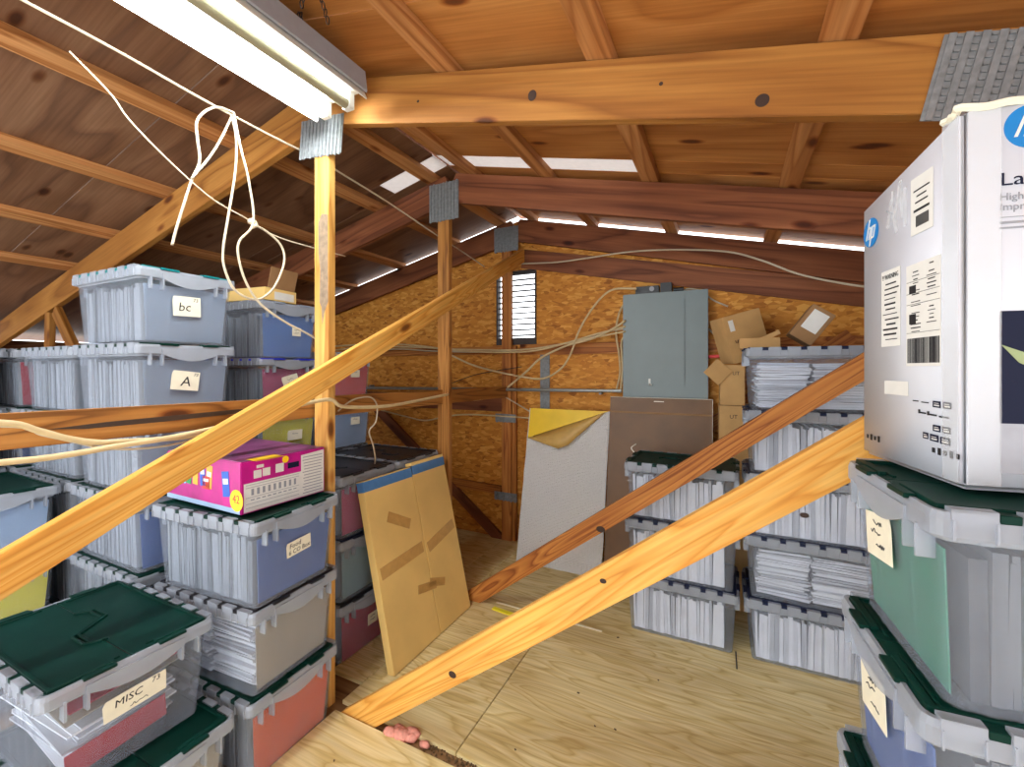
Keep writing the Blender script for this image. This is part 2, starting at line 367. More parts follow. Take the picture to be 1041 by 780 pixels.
T1 = truss(1.391, -1.645, M['chord'], M['chord'], M['pine'], 'nearest roof truss, its pale post beside the pink snack box')
T2 = truss(2.42, -1.706, M['darkchord'], M['darkchord'], M['railwood'], 'middle roof truss, its post behind the leaning flat carton')
T3 = truss(3.404, -1.735, M['darkchord'], M['darkchord'], M['redfir'], 'farthest roof truss, standing against the strand board end wall')
plate(-1.645, 2.545, .27, .17, 1.388, T1, .1, 12)
plate(-1.70, 2.615, .235, .25, 2.417, T2, 0, 9)
plate(-1.735, 2.63, .235, .21, 3.401, T3, 0, 8)
# splice plate far right on the near rafter
KN = plain('dark_knot', (52, 30, 18), .7, var=.3, scale=90)
for x, y, z, a_, c_ in ((-.608, 1.391, 2.447, .032, .038), (.085, 1.391, 2.242, .036, .036), (-.182, 1.391, 2.365, .012, .012), (-1.101, 1.391, 2.56, .012, .010), (-.939, 1.392, .337, .034, .026), (-.36, 1.392, .817, .022, .016), (.183, 1.392, 1.109, .022, .014)):
    ko = MB().cyl((0, .001, 0), (0, -.0006, 0), .5, 18).obj('knot', KN, T1, (x, y - 1.391, z)); ko.location = Vector((x, y, z)) - Vector(T1.location); ko.scale = (a_, 1, c_)
ko = MB().cyl((0, .001, 0), (0, -.0006, 0), .5, 18).obj('knot', KN, T2); ko.location = Vector((-.64, 2.42, .60)) - Vector(T2.location); ko.scale = (.05, 1, .035)
m = MB(); m.box((0, 0, 0), (.30, .002, .20))
for i in range(10): m.box((-.135 + i * .03, -.003, 0), (.014, .005, .2))
for i in range(10):
    for k in range(12): m.box((-.12 + i * .03, -.0035, -.09 + k * .0165), (.010, .004, .005))
sp = m.obj('splice_plate', M['galv'], T1, Vector((.585, 1.388, ztop(.585) - .112)) - Vector(T1.location), (0, ang, 0))
b_ = [(-.020, .0, 2.16), (.004, 0, 2.20), (.040, 0, 2.19), (.043, 0, 1.80), (.020, 0, 1.755), (.006, 0, 1.70), (.0, 0, 1.78), (-.012, 0, 1.80), (-.008, 0, 1.95), (-.018, 0, 2.02)]
MB().prism(b_, (0, -.0008, 0)).obj('grey_stain', plain('grey_weathered_stain', (132, 112, 92), .8, var=.18, scale=40), T1, (0, 0, 0))
def web(T, y, x0, x1, slope, zi, mat, wd=.092, z0=-.016, name='web_brace'):
    # centre line z = slope*(x-zi) ; cut level with the floor
    yc = y + .019; a = math.atan(slope); sgn = 1
    A = (zi + z0 / slope, yc, z0); xe = x1; B = (xe, yc, slope * (xe - zi))
    return lumber(name, A, B, wd, .038, mat, T, cut0=-1 / abs(slope), cut1=0)
web(T1, 1.392, 0, 1.12, .754, -1.415, M['fir'], .115)
web(T2, 2.42, 0, 1.12, .737, -1.507, M['redfir'], .10)
web(T3, 3.409, 0, .7, .76, -1.55, M['redfir'])
for T, y in ((T2, 2.42), (T3, 3.409)):
    lumber('web_brace', (-1.80, y + .019, -.01), (-4.2, y + .019, 1.83), .089, .036, M['darkchord'], T, cut0=-1.3)
lumber('web_brace', (-4.62, 1.41, -.01), (-4.55, 1.41, 1.92), .089, .036, M['chord'], T1, wide=(1, 0, 0))
lumber('web_brace', (-2.5, 1.41, -.01), (-4.44, 1.41, 1.93), .089, .036, M['chord'], T1, cut0=-1.0)
# gable studs, blocking and lower gable board belong to the end truss
lumber('gable_board', (XR + .05, 3.456, 2.455), (XRR - .02, 3.456, ztop(XRR) - .225), .16, .02, M['darkchord'], T3)
for x in (-1.735 + .066,): lumber('stud', (x, 3.44, 0), (x, 3.44, 1.70), .036, .036, M['redfir'], T3, wide=(1, 0, 0))
lumber('blocking', (-2.5, 3.445, .44), (-1.80, 3.445, .42), .075, .034, M['redfir'], T3)
lumber('blocking', (-3.9, 3.449, 1.19), (-1.79, 3.449, 1.19), .14, .03, M['darkchord'], T3)
lumber('blocking', (-3.9, 3.453, 1.665), (-1.79, 3.453, 1.665), .07, .03, M['redfir'], T3)
lumber('blocking', (-1.62, 3.453, 1.665), (1.2, 3.453, 1.665), .09, .03, M['redfir'], T3)
plate(-1.74, .385, .22, .07, 3.400, T3, 0, 6); plate(-1.74, 1.07, .2, .07, 3.400, T3, 0, 6)
tag(MB().box((-1.395, 3.462, 1.40), (.085, .008, .52)).obj('metal_strap', M['galv']), 'grey metal strap upright on the end wall under the vent', 'strap')
# long diagonal brace along the ridge and the split rail at shelf height
br = lumber('ridge_brace', (-1.552, .10, .865), (-1.552, 3.35, 2.452), .098, .036, M['fir'], cut0=0, cut1=.5)
tag(br, 'long diagonal wooden brace rising from front left across the truss posts', 'wooden brace')
br2 = lumber('split_rail', (-1.712, -.5, 1.345), (-1.735, 3.385, 1.30), .095, .036, M['railwood'])
MB().prism([(1.02, -.0182, -.002), (1.15, -.0182, .006), (1.55, -.0182, .016), (1.66, -.0182, .012), (1.62, -.0182, .002), (1.3, -.0182, -.008), (1.1, -.0182, -.010)], (0, -.0008, 0)).obj('crack', M['cabled'], br2)
tag(br2, 'level split wooden rail running below the upper storage bins', 'wooden rail')

# ------------------------------------------------------------------ vent
lv = empty('louver_vent', (-1.67, 3.47, 1.71), 0, 'narrow white slatted gable vent behind the farthest truss post', 'vent')
m = MB()
for x in (-.187, .187): m.box((x, .02, .325), (.014, .06, .65))
for z in (.007, .643): m.box((0, .02, z), (.36, .06, .014))
m.box((0, .004, .035), (.36, .03, .05))
m.obj('frame', M['louver'], lv)
m = MB()
for i in range(12):
    m.box((0, .03, .085 + i * .049), (.355, .05, .013), Matrix.Rotation(.14, 3, 'X'))
m.obj('slats', M['louver'], lv)

# ------------------------------------------------------------------ fluorescent fixture
fx = empty('fluorescent_light', (-1.42, .665, 2.58), 0, 'white two tube shop light hung beside the nearest post, one tube lit', 'ceiling light')
m = MB(); Lh = .635
m.prism([(-.142, -Lh, -.034), (-.115, -Lh, .022), (.115, -Lh, .022), (.135, -Lh, -.012), (.139, -Lh, -.010), (.12, -Lh, .03), (-.12, -Lh, .03), (-.146, -Lh, -.032)], (0, 2 * Lh, 0))
m.obj('reflector', M['enamel'], fx)
MB().prism([(-.12, -Lh, .031), (.12, -Lh, .031), (.136, -Lh, .013), (.14, -Lh, .02), (.13, -Lh, .10), (-.13, -Lh, .10), (-.14, -Lh, .02), (-.136, -Lh, .013)], (0, 2 * Lh, 0)).obj('housing', M['greyenamel'], fx)
for x, mt, lb in ((-.069, 'tube', 'glowing tube'), (.059, 'deadtube', 'unlit tube')):
    o = MB().cyl((x, -.60, -.028), (x, .60, -.028), .019, 20).obj('tube', M[mt], fx, smooth=False); tag(o, lb)
    for y in (-.615, .615):
        MB().box((x, y, -.012), (.042, .028, .066)).obj('lamp_holder', M['enamel'], fx, bevel=.003)
for y in (-.35, .40):
    m = MB()
    for q in (-1, 1):
        for i in range(5): 
            c = Vector((.05 + q * .016 * (1 - i / 5), y, .115 + i * .022))
            pts = [c + Vector((.006 * math.cos(a), 0, .013 * math.sin(a))) if i % 2 else c + Vector((0, .006 * math.cos(a), .013 * math.sin(a))) for a in [2 * PI * k / 8 for k in range(9)]]
            m.tube(pts, .0022, 5, 1)
    m.obj('chain', M['chain'], fx)

hc = empty('hanging_chain', (-1.17, .95, 2.735), 0, 'dark chain ends dangling from the roof right of the shop light', 'chain')
for q, n_ in ((-.012, 5), (.016, 7)):
    m = MB()
    for i in range(n_):
        c = Vector((q * (1 + i * .25), q * i * .3, -.012 - i * .021))
        m.tube([c + Vector(((.006 * math.cos(a), 0) if i % 2 else (0, .006 * math.cos(a))) + (.0135 * math.sin(a),)) for a in [2 * PI * k / 8 for k in range(9)]], .002, 5, 1)
    m.obj('chain_strand', M['chain'], hc)

# ------------------------------------------------------------------ storage bins
BL, BW, BH = .59, .41, .325
def peri(L, W, rib, rad=.022):
    """outline, counter-clockwise, with ribs on the long sides and a recessed panel on the ends"""
    hx, hy = L / 2, W / 2; pts = []
    def corner(cx, cy, a0):
        for k in range(5):
            a = a0 + k * PI / 8; pts.append((cx + rad * math.cos(a), cy + rad * math.sin(a)))
    def long(y, sgn):
        xs = [(-.5 + (i + .5) / 8) * (L - 2 * rad) for i in range(8)]
        if sgn < 0: xs = xs
        else: xs = xs[::-1]
        for x in xs:
            d = 1 if sgn < 0 else -1
            pts.extend([(x - d * .012, y), (x - d * .007, y + sgn * rib), (x + d * .007, y + sgn * rib), (x + d * .012, y)])
    def end(x, sgn):
        for y in ((-.075, .075) if sgn > 0 else (.075, -.075)):
            d = 1 if sgn > 0 else -1
            pts.extend([(x, y - d * .008), (x + sgn * rib * .7, y - d * .004), (x + sgn * rib * .7, y + d * .004), (x, y + d * .008)])
    long(-hy, -1); corner(hx - rad, -hy + rad, -PI / 2); end(hx, 1); corner(hx - rad, hy - rad, 0)
    long(hy, 1); corner(-hx + rad, hy - rad, PI / 2); end(-hx, -1); corner(-hx + rad, -hy + rad, PI)
    return pts
def tub_mesh():
    b = bmesh.new()
    loops = [(BL - .080, BW - .080, .002, .012), (BL - .062, BW - .062, .0025, .0), (BL - .044, BW - .044, .003, .15), (BL - .030, BW - .030, .0025, .268),
             (BL - .026, BW - .026, 0, .274), (BL - .004, BW - .004, 0, .276), (BL, BW, 0, .280), (BL, BW, 0, .306), (BL - .006, BW - .006, 0, .318), (BL - .020, BW - .020, 0, .318), (BL - .022, BW - .022, 0, .310)]
    loops[0] = (BL - .10, BW - .10, 0, .006)
    rings = []
    for L, W, rib, z in loops: rings.append([b.verts.new((x, y, z)) for x, y in peri(L, W, rib)])
    n = len(rings[0])
    for a, c in zip(rings, rings[1:]):
        for k in range(n): b.faces.new([a[k], a[(k + 1) % n], c[(k + 1) % n], c[k]])
    b.faces.new(list(reversed(rings[0])))
    bmesh.ops.recalc_face_normals(b, faces=b.faces)
    me = bpy.data.meshes.new('tub'); b.to_mesh(me); b.free()
    o = bpy.data.objects.new('tmp', me); C.objects.link(o)
    md = o.modifiers.new('s', 'SOLIDIFY'); md.thickness = .0028; md.offset = -1
    dg = bpy.context.evaluated_depsgraph_get(); dg.update(); me2 = bpy.data.meshes.new_from_object(o.evaluated_get(dg)); bpy.data.objects.remove(o)
    b = bmesh.new(); b.from_mesh(me2); mb = MB(); mb.b.free(); mb.b = b
    # hinge knuckles along the long edges
    for i in range(7):
        x = -.246 + i * .082
        for s_ in (-1, 1):
            mb.box((x, s_ * (BW / 2 - .008), .312), (.054, .020, .024)); mb.box((x - .025, s_ * (BW / 2 + .001), .292), (.003, .008, .030)); mb.box((x + .025, s_ * (BW / 2 + .001), .292), (.003, .008, .030))
    # handle apron with a bowed lower edge and fins on both ends
    for s_ in (-1, 1):
        lo = [(s_ * (BL / 2 - .001), -.115 + k * .0115 * 2, .277 - .030 * math.cos(PI * (-.5 + k / 10)) ) for k in range(11)]
        hi = [(s_ * (BL / 2 - .001), .115, .300), (s_ * (BL / 2 - .001), -.115, .300)]
        mb.prism(lo + hi, (s_ * .005, 0, 0))
        for y in (-.155, -.11, .11, .155): mb.box((s_ * (BL / 2 - .010), y, .256), (.026, .006, .055))
    mb.b.normal_update(); me3 = bpy.data.meshes.new('tub'); mb.b.to_mesh(me3); mb.b.free()
    return me3
def lid_mesh():
    m = MB(); hx = BL / 2 - .013; e = BW / 2 - .0125
    g = [(-hx, .012), (-.13, .012), (-.105, .045), (-.03, .045), (.03, -.045), (.105, -.045), (.13, -.012), (hx, -.012)]
    gap = .0012
    low = [(x, y - gap) for x, y in g]
    pts = [(-hx, -e, .3125)] + [(hx, -e, .3125)] + [(x, y, .3125) for x, y in reversed(low)]
    m.prism(pts, (0, 0, .005))
    # raised border ribs
    m.box((0, -e + .014, .3205), (2 * hx - .02, .010, .008))
    for s_ in (-1, 1):
        m.box((s_ * (hx - .008), -.115, .3195), (.014, .135, .011)); m.box((s_ * (hx - .022), -.115, .3185), (.006, .17, .006))
        m.box((s_ * (hx + .009), -.085, .3185), (.018, .07, .009))
    for (x0, y0), (x1, y1) in zip(low[1:], low[2:-1]):
        d = Vector((x1 - x0, y1 - y0, 0)); c = Vector(((x0 + x1) / 2, (y0 + y1) / 2 - .006, .320))
        m.box(c, (d.length, .007, .008), Matrix.Rotation(math.atan2(d.y, d.x), 3, 'Z'))
    # hinge tongues between the knuckles
    for i in range(6): m.box((-.205 + i * .082, -(BW / 2 - .011), .3135), (.025, .022, .014))
    return m.mesh('lid_flap', .0012, 1)
TUB, LID = tub_mesh(), lid_mesh()
TUB.materials.append(M['tub']); TUB.materials.append(M['tubrim'])
for p in TUB.polygons:
    if p.center.z > .270 or (p.center.z > .225 and abs(p.center.x) > BL / 2 - .012): p.material_index = 1
LIDS = {}
def lidm(k):
    if k not in LIDS:
        M[k].node_tree.nodes['Principled BSDF'].inputs['Specular IOR Level'].default_value = .14
        me = LID.copy(); me.materials.append(M[k]); LIDS[k] = me
    return LIDS[k]
def storage_bin(x, y, z, lid, label, group, rz=0, sz=1.0, sxy=1.0):
    t = empty('storage_bin', (x, y, z), rz, label, 'storage bin', group); t.scale = (sxy, sxy, sz)
    mkobj('tub', TUB, None, t)
    a = mkobj('lid_flap', lidm(lid), None, t); b = mkobj('lid_flap', lidm(lid), None, t, rot=(0, 0, PI))
    return t
# contents, one mesh of loose files per style
def files_mesh(seed, n=30, tilt=.05, x0=-.244, x1=.220):
    r = random.Random(seed); m = MB(); x = x0
    while x < x1:
        th = r.uniform(.008, .024); h = r.uniform(.225, .25); wy = r.uniform(.315, .330); a = r.uniform(-tilt, tilt) * .4; x1_ = x + th * .97; k = r.uniform(1.02, 1.05); z0 = .010
        lean_ = r.uniform(-.006, .006); vs = []
        for z_, q, s_ in ((z0, 1, 0), (z0 + h, k, lean_)):
            for xx, yy in ((x, -wy / 2), (x1_, -wy / 2), (x1_, wy / 2), (x, wy / 2)): vs.append(m.b.verts.new((xx + s_, yy * q, z_)))
        for f in ((3, 2, 1, 0), (4, 5, 6, 7), (0, 1, 5, 4), (1, 2, 6, 5), (2, 3, 7, 6), (3, 0, 4, 7)): m.b.faces.new([vs[i] for i in f])
        x = x1_ + r.uniform(0, .0015)
    return m.mesh('hanging_files')
def stack_mesh(seed):
    r = random.Random(seed); m = MB()
    for half in (0, 1):
        z = .013
        while z < .24:
            th = r.uniform(.004, .013); lx = r.uniform(.21, .238); wy = r.uniform(.28, .315)
            m.box(((-.122, .118)[half] + r.uniform(-.008, .008), r.uniform(-.01, .01), z + th / 2), (lx, wy, th * .85), Euler((0, r.uniform(-.02, .02), r.uniform(-.05, .05))).to_matrix()); z += th
    return m.mesh('paper_stack')
FILES = [files_mesh(s) for s in (1, 2, 3)]; STACKS = [stack_mesh(s) for s in (4, 5)]
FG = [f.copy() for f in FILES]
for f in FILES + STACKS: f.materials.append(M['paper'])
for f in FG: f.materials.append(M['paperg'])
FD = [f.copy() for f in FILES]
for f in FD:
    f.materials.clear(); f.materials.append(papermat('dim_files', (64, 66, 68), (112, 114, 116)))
SHEET = {}
def sheetm(k):
    if k not in SHEET:
        me = MB().prism([(-.0015, -.156, .003), (-.0015, .156, .003), (-.0015, .172, .244), (-.0015, .04, .247), (-.0015, -.172, .243)], (.003, 0, 0)).mesh('folder', .0008, 1); me.materials.append(M['s_' + k]); SHEET[k] = me
    return SHEET[k]
def fill(t, style, where, sheetcol=None, end=1, colname=None):
    rz = t.rotation_euler.z; rm = Matrix.Rotation(rz, 3, 'Z'); sz = t.scale.z
    me = {'f': FILES, 'g': FG, 'd': FD, 's': STACKS}[style]; me = me[R.randrange(len(me))]
    nm = 'paper_stack' if style == 's' else 'hanging_files'
    o = mkobj(nm, me, None, None, t.location, (0, 0, rz)); o.scale = (t.scale.x, t.scale.y, sz * .99)
    if end < 0: o.rotation_euler = (0, 0, rz + PI)
    tag(o, ('flat papers ' if style == 's' else 'paper files ') + where, 'paper files', 'papers inside the bins', 'stuff')
    if sheetcol:
        off = rm @ Vector((end * .253 * t.scale.x, 0, .008)); s_ = mkobj('folder', sheetm(sheetcol), None, None, Vector(t.location) + off, (0, end * .058, rz)); s_.scale = (1, t.scale.y, sz)
        tag(s_, '%s folder %s' % (colname or sheetcol, where), 'folder')
def note(t, y, z, wy, hz, lines, end=1, rot=0, size=.03, curl=True):
    """paper label stuck on the bin's end wall"""
    xw = end * (BL / 2 - .018 + .0015)
    xw = end * (BL / 2 - .015 - .007 * (1 - z / .27) + .002)
    m = MB(); nn = 6
    m.prism([(0, -wy / 2, -hz / 2), (0, wy / 2 * .96, -hz / 2 * 1.04), (0, wy / 2, hz / 2 * .95), (0, 0, hz / 2), (0, -wy / 2 * .9, hz / 2), (0, -wy / 2, hz / 2 * .6)], (end * .0012, 0, 0))
    lb = m.obj('paper_label', M['label'], t, (xw, y, z), (rot * end, 0, 0))
    lb['label'] = 'cream paper label with handwriting'
    for body, dy, dz, s_ in lines:
        if body == '~':
            pts = [(end * .0015, dy + (k / 9 - .5) * s_ * 3 * end, dz + R.uniform(-.35, .35) * s_) for k in range(10)]
            MB().tube(pts, .0011, 5, 4).obj('handwriting', M['ink'], lb)
        else:
            text('handwriting', body, s_, M['ink'], lb, (end * .0015, dy * end, dz), (PI / 2, 0, PI / 2 * end), shear=.15)
F0 = -.0175; PITCH = .326
GB = 'clear storage bins with hinged lids'
# --- row along the aisle: two bin stack in front
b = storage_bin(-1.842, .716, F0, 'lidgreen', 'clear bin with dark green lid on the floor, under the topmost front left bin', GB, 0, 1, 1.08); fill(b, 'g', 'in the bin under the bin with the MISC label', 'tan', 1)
A2 = storage_bin(-1.938, .698, F0 + PITCH, 'lidgreen', 'clear bin with MISC label and dusty dark green lid at front left', GB, 0, 1, 1.08)
note(A2, .0, .185, .15, .062, [('MISC', -.018, .008, .030), ('73', .048, .018, .022), ('~', .005, -.018, .014)], rot=.06)
# messy papers of the front bin, seen through its clear end
r = random.Random(3)
m = MB(); z = .02
while z < .13:
    th = r.uniform(.003, .009); m.box((.01 + r.uniform(-.02, .02), r.uniform(-.015, .015), z), (.42, r.uniform(.22, .26), th * .8), Euler((r.uniform(-.02, .08), 0, r.uniform(-.06, .06))).to_matrix()); z += th
pm = m.mesh('paper_stack'); pm.materials.append(M['paper'])
o = mkobj('paper_stack', pm, None, None, A2.location); tag(o, 'messy pile of white papers inside the bin with the MISC label', 'paper files', 'papers inside the bins', 'stuff')
def loose(name, c, d, rot, mat, label, cat='folder'):
    o = MB().box((0, 0, 0), d).obj(name, mat, None, Vector(A2.location) + Vector(c), rot, bevel=.001); return tag(o, label, cat)
loose('folder', (.05, .0, .205), (.40, .30, .004), (.10, .10, .02), M['s_tan'], 'tan folder lying on top of the papers in the MISC bin')
loose('folder', (.07, .01, .226), (.36, .28, .004), (.10, .08, -.03), M['s_magenta'], 'dark red folder topmost among the papers in the MISC bin')
loose('folder', (.248, -.02, .060), (.003, .25, .075), (.08, .05, 0), M['s_red'], 'red card upright low against the end of the MISC bin')
# --- stack with the snack box
b = storage_bin(-1.812, 1.168, F0, 'lidgreen', 'clear bin with orange contents, lowest under the pink snack box', GB, .03); fill(b, 'g', 'in the lowest bin under the pink snack box', 'orange')
b = storage_bin(-1.812, 1.166, F0 + PITCH, 'lidblack', 'clear bin of grey papers with black lid, above the orange one', GB, .06); fill(b, 's', 'in the middle bin under the pink snack box', 'tan')
B3 = storage_bin(-1.795, 1.155, F0 + 2 * PITCH, 'lidgreen', 'clear bin with blue contents directly under the pink snack box', GB, .075); fill(B3, 'g', 'in the bin directly under the pink snack box', 'steel', 1, 'blue')
note(B3, .0, .17, .115, .055, [('Food', -.018, .011, .026), ('6 CO Box', .0, -.013, .024)], rot=.08)
# --- two stacks behind the leaning carton
bb = ((1.777, 'near'), (2.2, 'far'))
cols = (('magenta', 'lidblack'), ('teal', 'lidnavy'), ('purple', 'lidblack'))
for yy, wh in bb:
    for k in range(3):
        c, l = cols[k] if wh == 'near' else (('tan', 'lidblack'), ('bluegrey', 'lidblack'), ('lightblue', 'lidblack'))[k]
        lv_ = ('lowest', 'middle', 'topmost')[k]
        b = storage_bin(-2.02, yy, F0 + PITCH * k, l, '%s clear bin of the %s black lidded stack behind the leaning carton' % (lv_, wh if wh == 'far' else 'nearer'), GB)
        fill(b, 'g', 'in the %s bin of the %s stack behind the leaning carton' % (lv_, wh if wh == 'far' else 'nearer'), c)
        if wh == 'near' and k != 1: note(b, .03 if k == 0 else .03, .16, .07, .06, [('~', 0, .012, .012), ('~', 0, -.008, .012)])
# --- tall stacks behind
def tall(x, y, n, lids, styles, sheets, names, where):
    res = []
    for k in range(n):
        b = storage_bin(x + R.uniform(-.006, .006), y + R.uniform(-.003, .003), F0 + PITCH * k, lids[k], names[k], GB, R.uniform(-.012, .012)); res.append(b)
        fill(b, styles[k], where[k], sheets[k])
    return res
pos6 = ['on the floor', 'second up', 'third up', 'fourth up', 'fifth up', 'topmost']
def nm(kind, st, n): return ['clear bin %s in the %s' % (pos6[k] if k < n - 1 else 'topmost', st) for k in range(n)]
n1 = nm('', 'tall stack left of the pink snack box', 6)
n1[4] = 'clear bin with grey end and paper label A, above the split rail'; n1[5] = 'topmost clear bin with teal lid and label bc, upper left under the rafter'
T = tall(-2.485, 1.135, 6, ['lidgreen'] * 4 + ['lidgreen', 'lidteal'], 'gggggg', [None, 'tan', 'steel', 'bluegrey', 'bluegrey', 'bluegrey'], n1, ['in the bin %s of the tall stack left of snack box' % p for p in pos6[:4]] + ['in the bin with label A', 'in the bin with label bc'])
note(T[5], -.01, .17, .115, .088, [('bc', -.012, -.005, .055), ('73', .036, .028, .022)], rot=.05)
note(T[4], -.015, .16, .115, .085, [('A', .0, -.006, .062), ('73', .04, .028, .020)], rot=-.10)
# stack with blue topmost bin
nb = ['clear bin on the floor below the yellow one, behind the snack box', 'clear bin second from the floor below the yellow one', 'clear bin third from the floor just below the yellow one',
      'clear bin with yellow contents half hidden below the split rail', 'clear bin with pink contents and bright blue lid above the rail', 'clear bin with blue contents under the open cardboard box']
zz = F0
for k, (l, c, st) in enumerate((('lidgreen', None, 'g'), ('lidblack', None, 'g'), ('lidnavy', 'lightblue', 'g'), ('lidnavy', 'yellow', 'g'), ('lidblue', 'pink', 'g'), ('lidclear', 'blue', 'g'))):
    sz = (1, 1, 1, .985, .86, 1.02)[k]
    b = storage_bin(-2.645, 1.778, zz, l, nb[k], GB, 0, sz); zz += PITCH * sz
    fill(b, st, 'in the ' + nb[k].replace('clear bin ', 'bin '), c)
    if k == 5: note(b, .04, .16, .06, .05, [('~', 0, .01, .010), ('~', 0, -.008, .010)])
    if k == 4: note(b, .0, .17, .11, .08, [('~', 0, .012, .014), ('~', 0, -.014, .014)], rot=.3)
    if k == 3: note(b, .03, .14, .10, .06, [('~', 0, .01, .012)])
TOPB = zz
nb = ['clear bin on the floor below the pale blue one, beyond the nearest post', 'clear bin second from the floor below the pale blue one', 'clear bin third from the floor just below the pale blue one',
      'clear bin with pale blue contents between the two nearer posts, below the rail', 'clear bin with salmon red contents between the two nearer posts, above the rail']
for k, (l, c) in enumerate((('lidgreen', None), ('lidblack', None), ('lidblack', None), ('lidnavy', 'lightblue'), ('lidclear', 'salmon'))):
    b = storage_bin(-2.60 if k > 2 else -2.645, 2.205, F0 + PITCH * k, l, nb[k], GB); fill(b, 'g', 'in the ' + nb[k].replace('clear bin ', 'bin ').split(', ')[0].replace(' between the two nearer posts', '') + ' between the posts', c)
    if k > 2: note(b, .04, .18, .08, .05, [('~', 0, .01, .012)])
# left back stacks
n0 = ['clear bin on the floor in the short green lidded stack at the left edge', 'clear bin with yellow contents in the short stack at the left edge', 'topmost clear bin with dark green lid in the short stack at the left edge']
tall(-3.125, .71, 3, ['lidgreen', 'lidgreen', 'lidgreen'], 'ggg', [None, 'yellow', 'lightblue'], n0, ['in the lowest bin of the short stack at the left edge', 'in the middle bin of the short stack at the left edge', 'in the top bin of the short stack at the left edge'])
s3 = 'stack behind bins A and bc'
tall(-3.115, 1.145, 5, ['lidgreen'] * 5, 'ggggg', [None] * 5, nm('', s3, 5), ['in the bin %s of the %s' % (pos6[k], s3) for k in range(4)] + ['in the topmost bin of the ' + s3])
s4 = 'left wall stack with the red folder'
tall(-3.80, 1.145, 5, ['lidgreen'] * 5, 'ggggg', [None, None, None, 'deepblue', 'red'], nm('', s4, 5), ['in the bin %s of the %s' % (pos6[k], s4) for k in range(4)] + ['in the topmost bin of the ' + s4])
s5 = 'left wall stack at the photo edge'
tall(-3.80, .71, 5, ['lidgreen'] * 5, 'ggggg', [None] * 5, nm('', s5, 5), ['in the bin %s of the %s' % (pos6[k], s5) for k in range(4)] + ['in the topmost bin of the ' + s5])
# --- stacks near the end wall
P2 = .322
for k, (st, l, rz) in enumerate((('f', 'lidnavy', .0), ('f', 'lidnavy', .01), ('f', 'lidgreen', -.02))):
    lv_ = ('lowest', 'middle', 'topmost')[k]
    b = storage_bin(-.242, 2.75, .0005 + P2 * k, l, '%s clear bin of white files in front of the brown foam board' % lv_, GB, rz, P2 / BH); fill(b, st, 'in the %s bin in front of the brown foam board' % lv_)
for k, (st, l, rz) in enumerate((('f', 'lidnavy', .012), ('s', 'lidnavy', -.012), ('f', 'lidnavy', .01), ('f', 'lidnavy', -.01), ('s', 'lidnavy', .015))):
    lv_ = ('lowest', 'second from the floor', 'middle', 'second from the top', 'topmost')[k]
    b = storage_bin(.372, 2.755, .0005 + P2 * k, l, 'clear bin of white papers, %s in the five high stack' % lv_, GB, rz, P2 / BH)
    fill(b, st, 'in the bin %s of the five high stack' % lv_)
# --- right foreground stack
ne = ['clear bin with dark green lid on the floor, lowest at right foreground', 'clear bin with green lid second from the floor at right foreground', 'clear bin with blue contents and overhanging green lid at right foreground', 'clear bin with green contents directly under the printer carton']
for k, c in enumerate((None, 'lightblue', 'steel', 'green')):
    b = storage_bin((.530, .540, .550, .562)[k], 1.115, .0005 + P2 * k, 'lidgreen', ne[k], GB, .07, P2 / BH)
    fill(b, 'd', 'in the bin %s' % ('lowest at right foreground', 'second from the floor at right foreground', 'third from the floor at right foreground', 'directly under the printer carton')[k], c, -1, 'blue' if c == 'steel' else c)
    if k > 1: note(b, .05 if k == 3 else .04, .19, .13, .09, [('~', .0, .025, .014), ('~', .01, .006, .016), ('~', -.01, -.02, .014)], -1, rot=.12)
ETOP = .0005 + P2 * 4 + .002

# ------------------------------------------------------------------ printer carton
hp = empty('printer_carton', (.362, 1.02, ETOP), .175, 'large white printer carton with round blue logo on the right hand bins', 'carton')
W_, D_, H0, H1 = .58, .352, .662, .606
bx = bmesh.new(); v = [bx.verts.new(p) for p in ((0, 0, 0), (W_, 0, 0), (W_, D_, 0), (0, D_, 0), (0, 0, H0), (W_, 0, H0), (W_, D_, H1), (0, D_, H1))]
for f in ((3, 2, 1, 0), (4, 5, 6, 7), (0, 1, 5, 4), (1, 2, 6, 5), (2, 3, 7, 6), (3, 0, 4, 7)): bx.faces.new([v[i] for i in f])
bmesh.ops.bevel(bx, geom=list(bx.edges), offset=.010, segments=4, affect='EDGES')
me = bpy.data.meshes.new('carton_body'); bx.to_mesh(me); bx.free(); mkobj('carton_body', me, M['white'], hp, smooth=True)
# frayed torn top edge, packing tape on the corner and seam tape
m = MB(); pts = [(-.002 + R.uniform(-.006, .004), -.004 + .02 * k / 3 * 0, H0 + R.uniform(-.004, .010)) for k in range(2)]
m.tube([(.0 + R.uniform(-.003, .003), .05 - .008 * k, H0 - .005 + R.uniform(-.004, .005)) for k in range(7)] + [(.03 * k, -.001 + R.uniform(-.003, .003), H0 - .003 + R.uniform(-.004, .009)) for k in range(1, 12)], .007, 6, 3)
m.obj('frayed_edge', M['label'], hp)
cl = tubmat('clear_tape', (1, 1, 1), .25, (235, 238, 242)); cl.node_tree.nodes['Principled BSDF'].inputs['Roughness'].default_value = .12
m = MB(); m.box((.030, -.0012, H0 / 2), (.045, .0015, H0 - .02)); m.box((-.0012, .028, H0 / 2), (.0015, .04, H0 - .02)); m.obj('corner_tape', cl, hp)
m = MB()
for i in range(5): m.box((-.0015, .165 + i * .014, .56 + R.uniform(-.02, .02)), (.002, .010, .08), Matrix.Rotation(R.uniform(-.3, .3), 3, 'X'))
m.obj('seam_tape', cl, hp)
